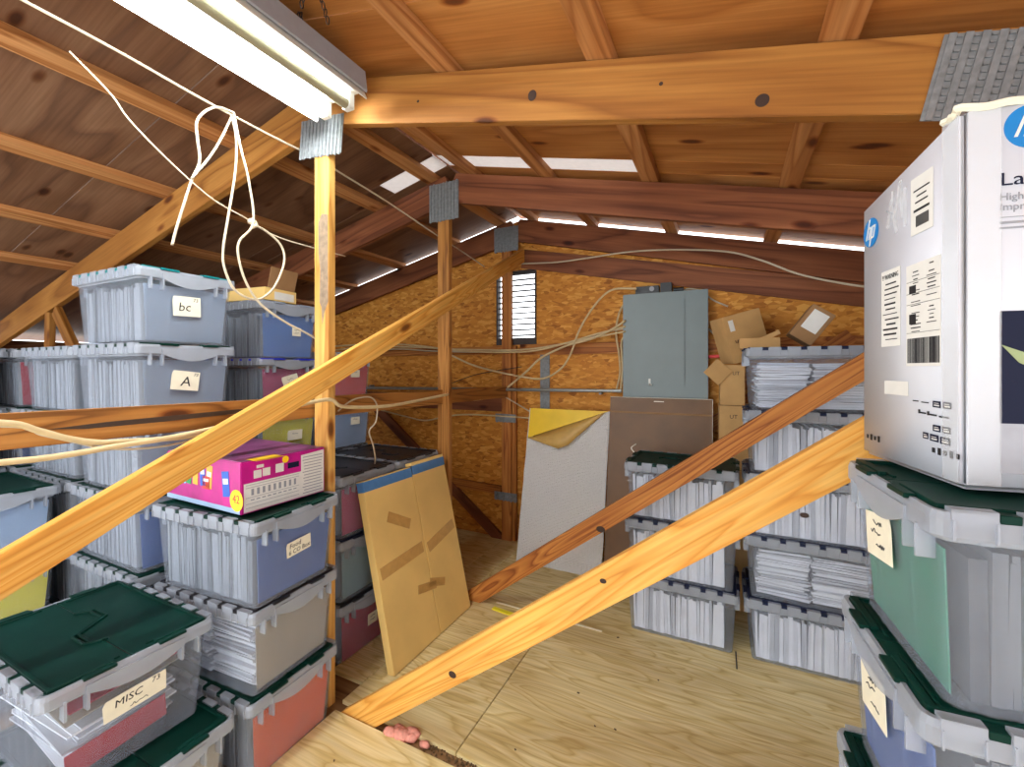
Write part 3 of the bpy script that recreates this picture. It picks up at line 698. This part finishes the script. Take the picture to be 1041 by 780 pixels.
# the side facing the aisle (local -x face): y grows away from the camera
def side(name, y, z, wy, hz, mat, th=.0008, parent=None, x=-.0012, rx=0): return MB().box((0, 0, 0), (th, wy, hz)).obj(name, mat, parent or hp, (x, y, z), (rx, 0, 0))
SR = (PI / 2, 0, -PI / 2)
def logo(parent, rad, loc, rot):
    e = mkobj('logo', MB().cyl((0, 0, 0), (0, 0, .001), rad, 40).mesh('logo'), M['hpblue'], parent, loc, rot)
    m = MB(); k = rad; s_ = .36                     # slanted strokes of the two letters
    def bar(x0, y0, x1, y1, w_): m.prism([(x0 - w_ / 2, y0, .001), (x0 + w_ / 2, y0, .001), (x1 + w_ / 2, y1, .001), (x1 - w_ / 2, y1, .001)], (0, 0, .0008))
    def sl(x, y): return x + s_ * y
    w_ = .13 * k
    bar(sl(-.42, -.45) * k, -.45 * k, sl(-.42, .98) * k * .96, .93 * k, w_)
    bar(sl(-.08, -.45) * k, -.45 * k, sl(-.08, .30) * k, .30 * k, w_); bar(sl(-.35, .26) * k, .26 * k, sl(-.30, .40) * k, .40 * k, .2 * k)
    m.prism([(sl(-.42, .40) * k, .40 * k, .001), (sl(-.42, .28) * k, .28 * k, .001), (sl(-.06, .28) * k, .28 * k, .001), (sl(-.06, .40) * k, .40 * k, .001)], (0, 0, .0008))
    bar(sl(.18, -.93) * k, -.93 * k, sl(.18, .40) * k, .40 * k, w_); bar(sl(.52, -.45) * k, -.45 * k, sl(.52, .35) * k, .35 * k, w_)
    for yy in (-.45, .28):
        m.prism([(sl(.18, yy + .12) * k, (yy + .12) * k, .001), (sl(.18, yy) * k, yy * k, .001), (sl(.55, yy) * k, yy * k, .001), (sl(.55, yy + .12) * k, (yy + .12) * k, .001)], (0, 0, .0008))
    m.obj('logo_letters', M['offwhite'], e)
    return e
logo(hp, .034, (-.0006, D_ - .045, H1 - .07), SR)
def lines(parent, rows, x=-.0006):
    m = MB()
    for y, z, wy, hz in rows: m.box((x, y, z), (.0006, wy, hz))
    return m.obj('printing', M['ink'], parent)
s1 = side('warning_label', .221, .344, .075, .170, M['offwhite'])
text('lettering', '!! WARNING', .0155, M['ink'], s1, (-.0006, 0, .070), SR, sx=.72)
rows = [(-.002 + R.uniform(-.004, .004), .054 - i * .0112, R.uniform(.035, .06), R.choice((.002, .003, .004))) for i in range(12)]
lines(s1, rows)
s2 = side('shipping_label', .107, .318, .108, .206, M['offwhite'])
rows = [(q, .094 - i * .0075, R.uniform(.012, .034), R.choice((.0015, .0022))) for i in range(18) for q in (-.028, .022) if R.random() < .75]
rows += [(0, z, .104, .0007) for z in (.068, .044, .022, -.036)]
rows += [(.032, .052, .022, .016), (.032, -.008, .022, .020)]
for i in range(34): rows.append((-.050 + i * .003, -.072, R.choice((.0009, .0016, .0022)), .050))
lines(s2, rows)
s3_ = side('shipping_label', .110, .536, .070, .114, M['offwhite'])
lines(s3_, [(0, .03 - i * .012, R.uniform(.03, .052), .003) for i in range(3)] + [(-.022 + i * .0026, -.032, .0014, .022) for i in range(16)] + [(0, -.01, .05, .005)])
side('printing', .225, .556, .03, .004, M['greyink'], rx=.5); side('printing', .20, .168, .09, .03, M['offwhite'])
bad = ((.036, .143, .022, .012), (.065, .143, .022, .012), (.038, .098, .022, .012), (.065, .098, .021, .012), (.041, .078, .027, .013), (.072, .079, .024, .013), (.098, .080, .016, .012))
for y, z, wy, hz in bad:
    bg = MB().box((-.0012, y, z), (.0008, wy, hz)).obj('dark_badge', M['navy'], hp)
    m = MB(); m.box((-.0018, y, z + .002), (.0006, wy * .6, .0012)); m.box((-.0018, y - .001, z - .002), (.0006, wy * .66, .0026)); m.obj('badge_lettering', M['offwhite'], bg)
for y, z, wy, hz in ((.045, .121, .026, .003), (.078, .122, .026, .003), (.108, .123, .022, .003), (.100, .144, .022, .002), (.130, .145, .018, .002), (.09, .124, .005, .008), (.118, .125, .005, .008)): MB().box((-.0012, y, z), (.0008, wy, hz)).obj('printed_caption', M['ink'], hp)
for i in range(5): MB().box((-.0012, .008 + i * .0165, .056), (.0008, .008, .013 if i % 2 else .009)).obj('printed_symbol', M['ink'], hp)
for i in range(4): MB().box((-.0012, D_ - .030 - i * .017, .046), (.0008, .007, .014 if i % 2 else .009)).obj('printed_symbol', M['ink'], hp)
# the face towards the camera (local -y face)
FR = (PI / 2, 0, 0)
logo(hp, .036, (.092, -.0006, H0 - .048), FR)
text('lettering', 'LaserJet', .031, M['navy'], hp, (.050, -.0008, H0 - .134), FR, ax='LEFT', sx=1.2)
text('lettering', 'High-quality', .0175, M['greyink'], hp, (.050, -.0008, H0 - .163), FR, ax='LEFT')
text('lettering', 'Impresión', .0175, M['greyink'], hp, (.050, -.0008, H0 - .180), FR, ax='LEFT')
m = MB(); m.box((.13, -.0008, H0 - .197), (.16, .0006, .001)); m.box((.115, -.0008, H0 - .206), (.13, .0006, .004)); m.box((.12, -.0008, H0 - .215), (.14, .0006, .003)); m.obj('printing', M['greyink'], hp)
MB().box((.306, -.0008, .212), (.51, .0008, .190)).obj('printed_picture', M['navy'], hp)
MB().box((.306, -.0012, .075), (.51, .0006, .084)).obj('printed_picture', M['photogrey'], hp)
MB().prism([(.052, -.0016, .250), (.075, -.0016, .240), (.12, -.0016, .222), (.17, -.0016, .170), (.12, -.0016, .195), (.075, -.0016, .220)], (0, -.0006, 0)).obj('printed_leaf', M['leaf'], hp)

# ------------------------------------------------------------------ snack box
B3top = B3.location.z + PITCH + .001
sb = empty('snack_box', (-1.852, 1.185, B3top), -.02, 'magenta snack box with yellow 42 badge on the blue filled bin', 'snack box')
SX, SY, SZ = .515, .365, .195
MB().box((0, 0, SZ / 2), (SX, SY, SZ - .002)).obj('box_body', M['snack'], sb, bevel=.003)
MB().box((0, 0, SZ), (SX - .006, SY - .006, .002)).obj('top_print', M['snacktop'], sb)
m = MB(); m.box((.18, .0, SZ + .0014), (.12, .22, .001)); o = m.obj('top_stripe', M['badge'], sb, rot=(0, 0, 0)); o.scale = (.55, .5, 1); o.location = (.16, -.09, 0)
# end towards the aisle: nutrition panel
fx_ = SX / 2 + .0008
pn = MB().prism([(fx_, -.172, .006), (fx_, .176, .006), (fx_, .176, .186), (fx_, .065, .178), (fx_, .065, .112), (fx_, -.172, .112)], (.001, 0, 0)).obj('facts_panel', M['offwhite'], sb)
m = MB()
for z in (.105, .095, .058, .035, .02): m.box((fx_ + .0013, -.055, z), (.0006, .22, .0016))
for i in range(9): m.box((fx_ + .0013, -.14 + i * .022, .077), (.0006, .010, .024)); m.box((fx_ + .0013, -.14 + i * .022, .048), (.0006, .014, .004))
for i in range(13): m.box((fx_ + .0013, .12, .168 - i * .0125), (.0006, R.uniform(.08, .098), .0032))
m.obj('printing', M['greyink'], pn)
for y, z, a, c in ((-.12, .140, .03, .030), (-.085, .142, .03, .030), (-.03, .146, .034, .034), (-.11, .168, .028, .012)): MB().box((fx_, y, z), (.001, a, c)).obj('white_icon', M['offwhite'], sb)
MB().box((fx_, .03, .146), (.001, .05, .022)).obj('print_strip', M['navy'], sb)
bd = MB().cyl((fx_ - .0005, -.005, .175), (fx_ + .0006, -.005, .175), .014, 24).obj('badge', M['badge'], sb)
# long side facing the camera
fy = -SY / 2 - .0008
for x, z, a, c, mt in ((-.13, .12, .035, .09, 'p_cyan'), (-.085, .125, .035, .095, 'p_green'), (-.04, .125, .035, .09, 'p_gold'), (.01, .125, .036, .09, 'p_blue'), (.055, .12, .040, .09, 'p_gold'), (.035, .095, .05, .05, 'p_red'), (.165, .105, .045, .095, 'p_blue')):
    o = MB().box((0, 0, 0), (a, .001, c)).obj('printed_packet', M[mt], sb, (x, fy, z), (0, R.uniform(-.12, .12), 0))
    MB().box((0, -.0008, .01), (a * .7, .0006, c * .22)).obj('packet_print', M['offwhite'], o)
MB().cyl((.232, fy + .0005, .052), (.232, fy - .0010, .052), .040, 32).obj('badge', M['badge'], sb)
text('lettering', '42', .044, M['p_red'], sb, (.232, fy - .0012, .056), FR)
m = MB(); m.box((0, fy, .012), (SX - .01, .001, .018)); m.obj('print_strip', M['s_lightblue'], sb)

# ------------------------------------------------------------------ cardboard on the top left bin
cb = empty('open_box', (-2.52, 1.70, TOPB + .002), .12, 'open shallow cardboard box on the bin with blue contents', 'cardboard box')
m = MB(); m.box((0, 0, .003), (.30, .22, .005))
for y in (-.11, .11): m.box((0, y, .035), (.30, .005, .07))
for x in (-.15, .15): m.box((x, 0, .035), (.005, .22, .07))
m.obj('box_body', M['carton'], cb)
MB().box((0, 0, .06), (.004, .19, .12)).obj('flap', M['kraftd'], cb, (.152, .0, .07), (0, .25, 0))
MB().box((.1545, .02, .03), (.0015, .14, .045)).obj('sticker', M['offwhite'], cb)

# ------------------------------------------------------------------ flat carton leaning on the black lidded stack
th = math.atan2(.225, .985)
fc = empty('flat_carton', (-1.452, 1.655, .0045), 0, 'large flat golden carton with blue top band leaning on the black lidded bins', 'carton')
def lean(name, y0, y1, z0, z1, x0, x1, mat, lb=None, par=None, rx=0):
    o = MB().box((0, 0, 0), (x1 - x0, y1 - y0, z1 - z0)).obj(name, mat, par or fc, bevel=.0015 if x1 - x0 > .01 else 0)
    c = Matrix.Rotation(-th, 3, 'Y') @ Vector(((x0 + x1) / 2, 0, (z0 + z1) / 2)); o.location = (c.x, (y0 + y1) / 2, c.z); o.rotation_euler = Euler((rx, -th, 0))
    return o
lean('front_panel', 0, .378, 0, .945, -.045, 0, M['carton']); lean('front_panel', .385, .70, 0, .965, -.045, .001, M['carton'])
lean('blue_band', -.001, .378, .888, .943, -.044, .0012, M['bluetape']); lean('blue_band', .385, .701, .895, .95, -.044, .0022, M['bluetape'])
for y0, y1, z0, z1, rx in ((.02, .36, .455, .515, .06), (.40, .68, .47, .53, .2), (.12, .30, .66, .715, -.5), (.26, .42, .255, .30, -.2), (.36, .5, .245, .29, -.35)): lean('tape_strip', y0, y1, z0, z1, .0005, .0022, M['tape'], rx=rx)

# ------------------------------------------------------------------ boards leaning on the end wall
def lean_board(name, x0, x1, ybot, ytop, z1, thick, mat, label, cat):
    a = math.atan2(ytop - ybot, z1); Ln = math.hypot(ytop - ybot, z1)
    e = empty(name, ((x0 + x1) / 2, ybot, .0005), 0, label, cat); e.rotation_euler = (-a, 0, 0)
    MB().box((0, thick / 2, Ln / 2), (x1 - x0, thick, Ln)).obj('board', mat, e, bevel=.001)
    return e, Ln
e, Ln = lean_board('insulation_board', -1.475, -.815, 3.075, 3.335, 1.172, .025, M['foil'], 'dimpled silver foil insulation board with yellow peeled corner, leaning on end wall', 'insulation board')
MB().prism([(-.328, -.0015, Ln - .245), (.328, -.0015, Ln + .0), (-.328, -.0015, Ln)], (0, .0012, 0)).obj('yellow_face', M['yellow'], e)
# peeled foil corner folded over, showing its tan back
b = bmesh.new(); A = Vector((-.328, -.003, Ln - .245)); Bq = Vector((.30, -.003, Ln - .01)); nseg = 8; rows_ = []
for i in range(nseg + 1):
    t = i / nseg; base = A.lerp(Bq, t); dpt = Vector((.125, -.045, -.125)) * (1 - abs(t - .28) / (.28 if t < .28 else .72)) * 1.15
    rows_.append([b.verts.new(base + dpt * s_ + Vector((0, -.02 * math.sin(s_ * PI), 0))) for s_ in (0, .33, .66, 1)])
for r0, r1 in zip(rows_, rows_[1:]):
    for k in range(3): b.faces.new([r0[k], r1[k], r1[k + 1], r0[k + 1]])
bmesh.ops.remove_doubles(b, verts=b.verts, dist=1e-5); bmesh.ops.solidify(b, geom=list(b.faces), thickness=.0015)
me = bpy.data.meshes.new('peeled_foil'); b.to_mesh(me); b.free(); mkobj('peeled_foil', me, M['backing'], e, smooth=True)
m = MB(); m.tube([(-.331, .004 + R.uniform(-.004, .004), k * Ln / 14) for k in range(15)], .006, 6, 3); m.tube([(.331, .004 + R.uniform(-.004, .004), k * Ln / 14) for k in range(15)], .005, 6, 3)
m.tube([(-.33 + k * .066, .002 + R.uniform(-.004, .004), .006 + R.uniform(-.003, .004)) for k in range(11)], .006, 6, 3); m.obj('foil_edge', M['foil'], e)
e, Ln = lean_board('foam_board', -.80, -.095, 3.10, 3.315, 1.286, .03, M['brownfoam'], 'brown faced foam board with pale edges leaning below the electrical panel', 'foam board')
m = MB(); m.box((.3535, .015, Ln / 2), (.003, .032, Ln)); m.box((0, .015, Ln + .001), (.706, .032, .003)); m.obj('foam_edge', M['foamedge'], e)
m = MB(); m.tube([(-.16, -.001, .90), (-.185, -.002, .935), (-.15, -.002, .965)], .004, 6); m.box((-.18, -.001, .70), (.05, .002, .004)); m.box((.0, -.001, Ln - .025), (.07, .002, .006)); m.box((-.16, -.001, .52), (.03, .002, .003)); m.obj('scuff', M['foamedge'], e)
m = MB(); m.box((0, -.0005, Ln - .11), (.70, .002, .012)); m.obj('crease', M['kraftd'], e)

# ------------------------------------------------------------------ electrical panel, device, conduit
ep = empty('electrical_panel', (-.42, 3.455, 1.287), 0, 'grey steel electrical panel on the end wall above the brown board', 'electrical panel')
MB().box((0, -.045, .385), (.585, .09, .77)).obj('enclosure', M['panel'], ep, bevel=.006)
MB().box((0, -.0935, .385), (.592, .007, .778)).obj('cover', M['panel'], ep, bevel=.003)
d = MB().box((.0, -.101, .405), (.29, .012, .62)).obj('door', M['panel'], ep, bevel=.005)
m = MB(); m.box((-.098, -.110, .115), (.014, .008, .05)); m.box((-.092, -.110, .095), (.02, .008, .012)); m.obj('latch', M['enamel'], d)
dv = empty('relay_device', (-.50, 3.42, 2.062), 0, 'black device resting on top of the electrical panel', 'device')
MB().box((-.045, 0, .03), (.17, .055, .058)).obj('case', M['black'], dv, bevel=.004); MB().box((.09, 0, .038), (.08, .05, .074)).obj('module', M['black'], dv, bevel=.004)
MB().cyl((-.01, -.028, .035), (-.01, -.031, .035), .018, 20).obj('dial', M['greyenamel'], dv)
m = MB(); m.cyl((.14, 0, .02), (.21, 0, .02), .016, 14); m.obj('connector', M['black'], dv)
cn = empty('conduit', (-2.2, 3.375, 1.30), 0, 'straight grey conduit pipe running along the end wall', 'conduit')
MB().cyl((-1.55, 0, 0), (1.47, 0, .03), .014, 14).obj('pipe', M['conduit'], cn, smooth=False)
for x in (-1.1, .3, 1.3): MB().box((x, .04, .015), (.02, .055, .035)).obj('clamp', M['galv'], cn)

# ------------------------------------------------------------------ cardboard boxes piled behind the five high stack
def cbox(name, loc, dims, rot, label, flaps=(), mat='kraft', cat='cardboard box', sticker=None, words=None):
    e = empty(name, loc, 0, label, cat); e.rotation_euler = rot; x, y, z = dims
    MB().box((0, 0, z / 2), dims).obj('box_body', M[mat], e, bevel=.003)
    for fl in flaps:
        c, d_, rr = fl; MB().box((0, 0, 0), d_).obj('flap', M[mat], e, c, rr)
    if sticker: MB().box(sticker[0], sticker[1]).obj('sticker', M['offwhite'], e)
    if words: text('lettering', words[0], words[1], M['ink'], e, words[2], FR)
    return e
cbox('cardboard_box', (.06, 3.20, .0005), (.26, .30, .50), (0, 0, .1), 'plain cardboard box standing on the floor, lowest of the pile behind the bins')
cbox('cardboard_box', (.045, 3.20, .503), (.25, .28, .36), (0, 0, -.08), 'plain cardboard box second from the floor beside the brown board')
cbox('cardboard_box', (.075, 3.22, .866), (.26, .26, .40), (0, .0, .05), 'cardboard box with shut top under the open flapped one', words=('UT', .035, (-.05, -.131, .33)))
cbox('cardboard_box', (.02, 3.21, 1.27), (.14, .24, .255), (0, .0, .05), 'narrow cardboard box with one open flap beside the electrical panel', flaps=(((-.085, -.14, .21), (.12, .004, .12), (0, .75, .2)),), words=('UT', .032, (.02, -.122, .20)))
cbox('cardboard_box', (.105, 3.215, 1.562), (.24, .19, .30), (0, -.27, .42), 'large tilted cardboard box with taped top and white sticker, highest of the pile', sticker=((-.075, -.0955, .235), (.030, .001, .07)), words=('UT', .03, (-.06, -.096, .13)))
cbox('cardboard_box', (.345, 2.86, 1.655), (.12, .17, .19), (0, .62, 0), 'small dark cardboard box with white label, right end of the pile', mat='kraftd', sticker=((0, -.0862, .115), (.08, .001, .11)))
o = cbox('cardboard_box', (.16, 2.88, 1.6135), (.20, .12, .06), (0, 0, 0), 'flattened cardboard tray just above the topmost white file bin', flaps=(((.05, -.02, .07), (.11, .004, .025), (0, -.45, 0)),))

# ------------------------------------------------------------------ cables
def cable(pts, r_, mat, label, cat='cable', name='cable', sub=6):
    m = MB(); m.tube(pts, r_, 7, sub); o = m.obj(name, M[mat], smooth=True); return tag(o, label, cat, 'loose cables and cords')
cord = [(-1.80,.30,2.555),(-1.800,0.509,2.550),(-1.800,0.718,2.546),(-1.800,0.988,2.530),(-1.800,1.277,2.525),(-1.800,1.472,2.527),(-1.800,1.633,2.516),(-1.800,1.999,2.483),(-1.800,2.432,2.427),(-1.800,2.801,2.385),(-1.79,3.112,2.338)]
cable(cord, .0048, 'cablew', 'long straight white cord stretched from upper left towards the vent', 'cord', 'cord')
loopA = [(-1.790,1.090,2.535),(-1.790,1.029,2.525),(-1.790,0.982,2.485),(-1.790,0.951,2.428),(-1.790,0.954,2.363),(-1.790,0.961,2.284),(-1.790,0.934,2.203),(-1.790,0.905,2.094),(-1.790,0.882,2.002),(-1.790,0.870,1.945)]
cable(loopA, .0048, 'cablew', 'short loose cord end hanging over the bin with label bc', 'cord', 'cord')
cable([(-1.780,1.076,2.514),(-1.780,1.031,2.396),(-1.780,0.987,2.304),(-1.782,0.929,2.205)], .0045, 'cablew', 'slanting cord strand left of the long hanging loops', 'cord', 'cord')
loopB = [(-1.770,1.066,2.512),(-1.770,1.086,2.428),(-1.770,1.082,2.288),(-1.770,1.055,2.102),(-1.770,1.036,1.973),(-1.770,1.040,1.897),(-1.770,1.078,1.818),(-1.770,1.146,1.789),(-1.770,1.202,1.805),(-1.770,1.256,1.865),(-1.770,1.298,1.973),(-1.770,1.284,2.043),(-1.770,1.219,2.086),(-1.768,1.154,2.101)]
cable(loopB, .0048, 'cablew', 'long cord loop hanging down and curling to a knot', 'cord', 'cord')
loopC = [(-1.756,1.068,2.515),(-1.756,1.095,2.390),(-1.756,1.127,2.276),(-1.756,1.148,2.105),(-1.756,1.091,2.013),(-1.756,1.087,1.945),(-1.756,1.119,1.848),(-1.756,1.182,1.769),(-1.756,1.296,1.705),(-1.756,1.439,1.649),(-1.76,1.60,1.56)]
cable(loopC, .0048, 'cablew', 'cord through the knot, dropping right towards the nearest post', 'cord', 'cord')
o = MB().tube([(-1.763, 1.135, 2.10), (-1.763, 1.148, 2.115), (-1.763, 1.163, 2.10), (-1.763, 1.148, 2.088)], .009, 8, 4).obj('cord_knot', M['cablew']); tag(o, 'small white knot joining the hanging cord loops', 'knot')
thin = [(-1.86,.62,2.50),(-1.830,0.710,2.410),(-1.830,0.757,2.353),(-1.830,0.843,2.285),(-1.830,0.948,2.216),(-1.830,1.044,2.167),(-1.830,1.164,2.137),(-1.830,1.298,2.099),(-1.830,1.497,2.095),(-1.83,1.7,2.10)]
cable(thin, .003, 'cablew', 'thin sagging wire crossing behind the cord loops', 'wire', 'wire')
cabR = [(-1.719,3.395,2.412),(-1.302,3.395,2.379),(-1.045,3.385,2.378),(-0.655,3.33,2.376),(-0.307,3.25,2.330),(0.000,3.200,2.267),(0.193,3.150,2.177),(0.369,3.100,2.070),(0.561,3.100,2.001),(0.75,3.100,1.955),(1.1,3.15,1.93)]
cable(cabR, .0065, 'cablew', 'white cable draped along the end rafter to the right', 'cable')
cable([(-1.635,.2,1.385),(-1.635,0.415,1.365),(-1.635,0.484,1.336),(-1.635,0.542,1.307),(-1.635,0.605,1.287),(-1.635,0.662,1.281),(-1.635,0.751,1.274),(-1.635,0.882,1.272),(-1.635,1.1,1.29)], .0085, 'cable', 'cream cable sagging across the face of the split rail')
cable([(-1.636,.2,1.38),(-1.642,0.44,1.352),(-1.642,0.49,1.325),(-1.642,0.55,1.298),(-1.642,0.62,1.268),(-1.642,0.70,1.252),(-1.642,0.80,1.25),(-1.64,0.95,1.27)], .0035, 'cablew', 'thin white wire just under the cream cable at left', 'wire', 'wire')
cable([(-1.612,.2,1.275),(-1.612,0.412,1.268),(-1.612,0.481,1.265),(-1.612,0.559,1.267),(-1.612,0.647,1.273),(-1.612,0.760,1.277),(-1.612,0.892,1.289),(-1.612,1.068,1.312),(-1.60,1.238,1.348),(-1.587,1.387,1.363),(-1.585,1.452,1.328),(-1.60,1.636,1.309),(-1.60,1.814,1.306),(-1.62,2.066,1.316),(-1.655,2.40,1.332)], .0085, 'cable', 'cream cable rising from the left edge and on past two posts')
cable([(-1.66,1.50,1.30),(-1.68,1.588,1.337),(-1.675,1.652,1.353),(-1.672,1.726,1.349),(-1.672,1.768,1.304),(-1.68,1.768,1.219),(-1.70,1.740,1.170),(-1.72,1.789,1.088),(-1.74,1.826,1.012),(-1.78,1.864,0.967)], .004, 'cablew', 'thin white wire dropping onto a black lid behind the carton', 'wire', 'wire')
def yb(p, y): return [(a, y, c) for a, b_, c in p]
b1 = [(-3.761,3.360,1.742),(-3.220,3.360,1.749),(-2.719,3.360,1.727),(-2.266,3.360,1.671),(-1.854,3.360,1.646),(-1.478,3.360,1.648),(-1.175,3.360,1.706),(-0.932,3.360,1.769),(-0.696,3.360,1.821)]
cable(b1, .008, 'cable', 'topmost cream cable of the bundle entering the panel')
b2 = [(-3.750,3.350,1.699),(-3.343,3.350,1.722),(-2.711,3.350,1.708),(-2.259,3.350,1.680),(-1.657,3.350,1.660),(-1.298,3.350,1.685),(-0.969,3.350,1.739),(-0.694,3.350,1.783)]
cable(b2, .007, 'cable', 'middle cream cable of the bundle entering the panel')
cable(yb([(-3.714,0,1.657),(-2.972,0,1.695),(-2.494,0,1.667),(-1.860,0,1.647),(-1.438,0,1.673),(-1.055,0,1.727),(-0.857,0,1.783),(-0.698,0,1.807)], 3.372), .006, 'cablew', 'lowest white cable of the bundle entering the panel')
cable(yb([(-2.267,0,1.626),(-2.037,0,1.535),(-1.789,0,1.475),(-1.555,0,1.434),(-1.359,0,1.419),(-1.206,0,1.500),(-1.123,0,1.617),(-1.058,0,1.787),(-0.979,0,1.923),(-0.870,0,2.053),(-0.771,0,2.106),(-0.61,0,2.095)], 3.33), .008, 'cable', 'cream cable arching high over to the top of the panel')
cable(yb([(-1.690,0,1.340),(-1.514,0,1.475),(-1.381,0,1.589),(-1.168,0,1.682),(-0.966,0,1.731),(-0.811,0,1.794),(-0.692,0,1.864)], 3.34), .009, 'cable', 'thick cream cable slanting up from the conduit to the panel')
cable(yb([(-0.700,0,2.033),(-0.760,0,1.931),(-0.783,0,1.781),(-0.760,0,1.614),(-0.753,0,1.462),(-0.783,0,1.325)], 3.425), .008, 'cable', 'cream cable dropping down beside the panel, left one')
cable(yb([(-0.702,0,1.756),(-0.738,0,1.705),(-0.731,0,1.500),(-0.745,0,1.326)], 3.41), .008, 'cable', 'cream cable dropping down beside the panel, right one')
cable(yb([(-2.288,0,1.229),(-2.055,0,1.218),(-1.854,0,1.250),(-1.738,0,1.285)], 3.36), .007, 'cable', 'cream cable below the conduit behind the middle post')
cable(yb([(-1.790,0,1.280),(-1.657,0,1.214),(-1.474,0,1.122),(-1.40,0,1.08)], 3.392), .006, 'cablew', 'white wire slanting down to the silver board', 'wire', 'wire')
cable(yb([(-3.220,0,1.091),(-2.839,0,1.030),(-2.602,0,1.004),(-2.375,0,1.052),(-2.160,0,1.081),(-1.854,0,1.086),(-1.40,0,1.080)], 3.395), .007, 'cable', 'cream cable low on the end wall reaching the silver board')
cable(yb([(-2.45,0,1.315),(-2.068,0,1.438),(-1.816,0,1.483),(-1.578,0,1.517)], 3.385), .004, 'cabled', 'thin dark wire under the cable bundle', 'wire', 'wire')
cable(yb([(-0.29,0,2.075),(-0.253,0,2.085),(-0.175,0,2.062),(-0.093,0,1.990),(0.000,0,1.94)], 3.44), .006, 'cablew', 'white wire falling right from the top of the panel', 'wire', 'wire')
cable(yb([(-0.125,0,1.786),(-0.075,0,1.735),(-0.03,0,1.720)], 3.42), .007, 'cablew', 'short white cable out of the right side of the panel')
cable(yb([(-0.125,0,1.585),(-0.02,0,1.59)], 3.40), .012, 'redwire' if 'redwire' in M else 's_salmon', 'short red cable out of the right side of the panel')

# ------------------------------------------------------------------ small things on the floor
b = bmesh.new(); r = random.Random(5)
for i in range(16):
    x = r.gauss(0, .05); y = r.gauss(0, .012); s_ = r.uniform(.012, .026)
    mt = Matrix.Translation((x, y, s_ * .7)) @ Matrix.Diagonal((s_ * r.uniform(1, 1.6), s_ * r.uniform(.7, 1.1), s_ * .8, 1)); bmesh.ops.create_icosphere(b, subdivisions=2, radius=1, matrix=mt)
for v_ in b.verts: v_.co += Vector((r.uniform(-1, 1), r.uniform(-1, 1), r.uniform(-.3, 1))) * .0025
me = bpy.data.meshes.new('insulation_tuft'); b.to_mesh(me); b.free(); o = mkobj('insulation_tuft', me, M['pinkfluff'], None, (-1.19, 1.415, -.0175), (0, 0, .05), True); tag(o, 'tuft of pink insulation in the floor gap below the brace foot', 'insulation')
m = MB()
for i in range(70): 
    x = r.uniform(-.12, .16); m.box((x, r.gauss(0, .012), .003), (r.uniform(.003, .011), r.uniform(.003, .008), r.uniform(.003, .007)), Euler((0, 0, r.uniform(0, 3))).to_matrix())
o = m.obj('wood_crumbs', M['crumb'], None, (-.98, 1.418, -.0165)); tag(o, 'wood crumbs scattered along the gap between floor sheets', 'crumbs', None, 'stuff')
def stick(p0, p1, wd, h, mat, label, name='wood_strip', cat='stick'):
    o = lumber(name, p0, p1, wd, h, M[mat], wide=(p1[1] - p0[1], -(p1[0] - p0[0]), 0), bevel=0); return tag(o, label, cat)
stick((-1.328, 2.472, .004), (-.643, 2.462, .004), .008, .006, 'stick', 'long thin pale strip on the floor between the two braces')
stick((-1.315, 2.40, .005), (-1.17, 2.388, .005), .028, .008, 's_yellow', 'short yellowish shim on the floor near the flat carton', 'wood_shim', 'shim')
o = MB().cyl((.037, 2.60, .003), (.040, 2.455, .003), .003, 8).obj('nail', M['black']); tag(o, 'thin black nail lying on the floor between the file bins', 'nail')
for (x, y, s_) in ((-.62, 1.95, .008), (-.50, 1.80, .006), (-.42, 1.82, .007), (-.3, 2.2, .006), (-.75, 1.55, .006), (-.55, 2.75 - .3, .009), (-1.35, 1.2, .006), (-1.2, 1.15, .008), (-1.16, 1.17, .006), (-1.05, 1.1, .005)):
    o = MB().box((0, 0, .0015), (s_ * 1.5, s_, .003)).obj('dirt_speck', M['crumb'], None, (x, y, .0002), (0, 0, s_ * 400), bevel=.0008); tag(o, 'small dark speck of dirt on the plywood floor', 'speck', 'dirt specks on the floor')
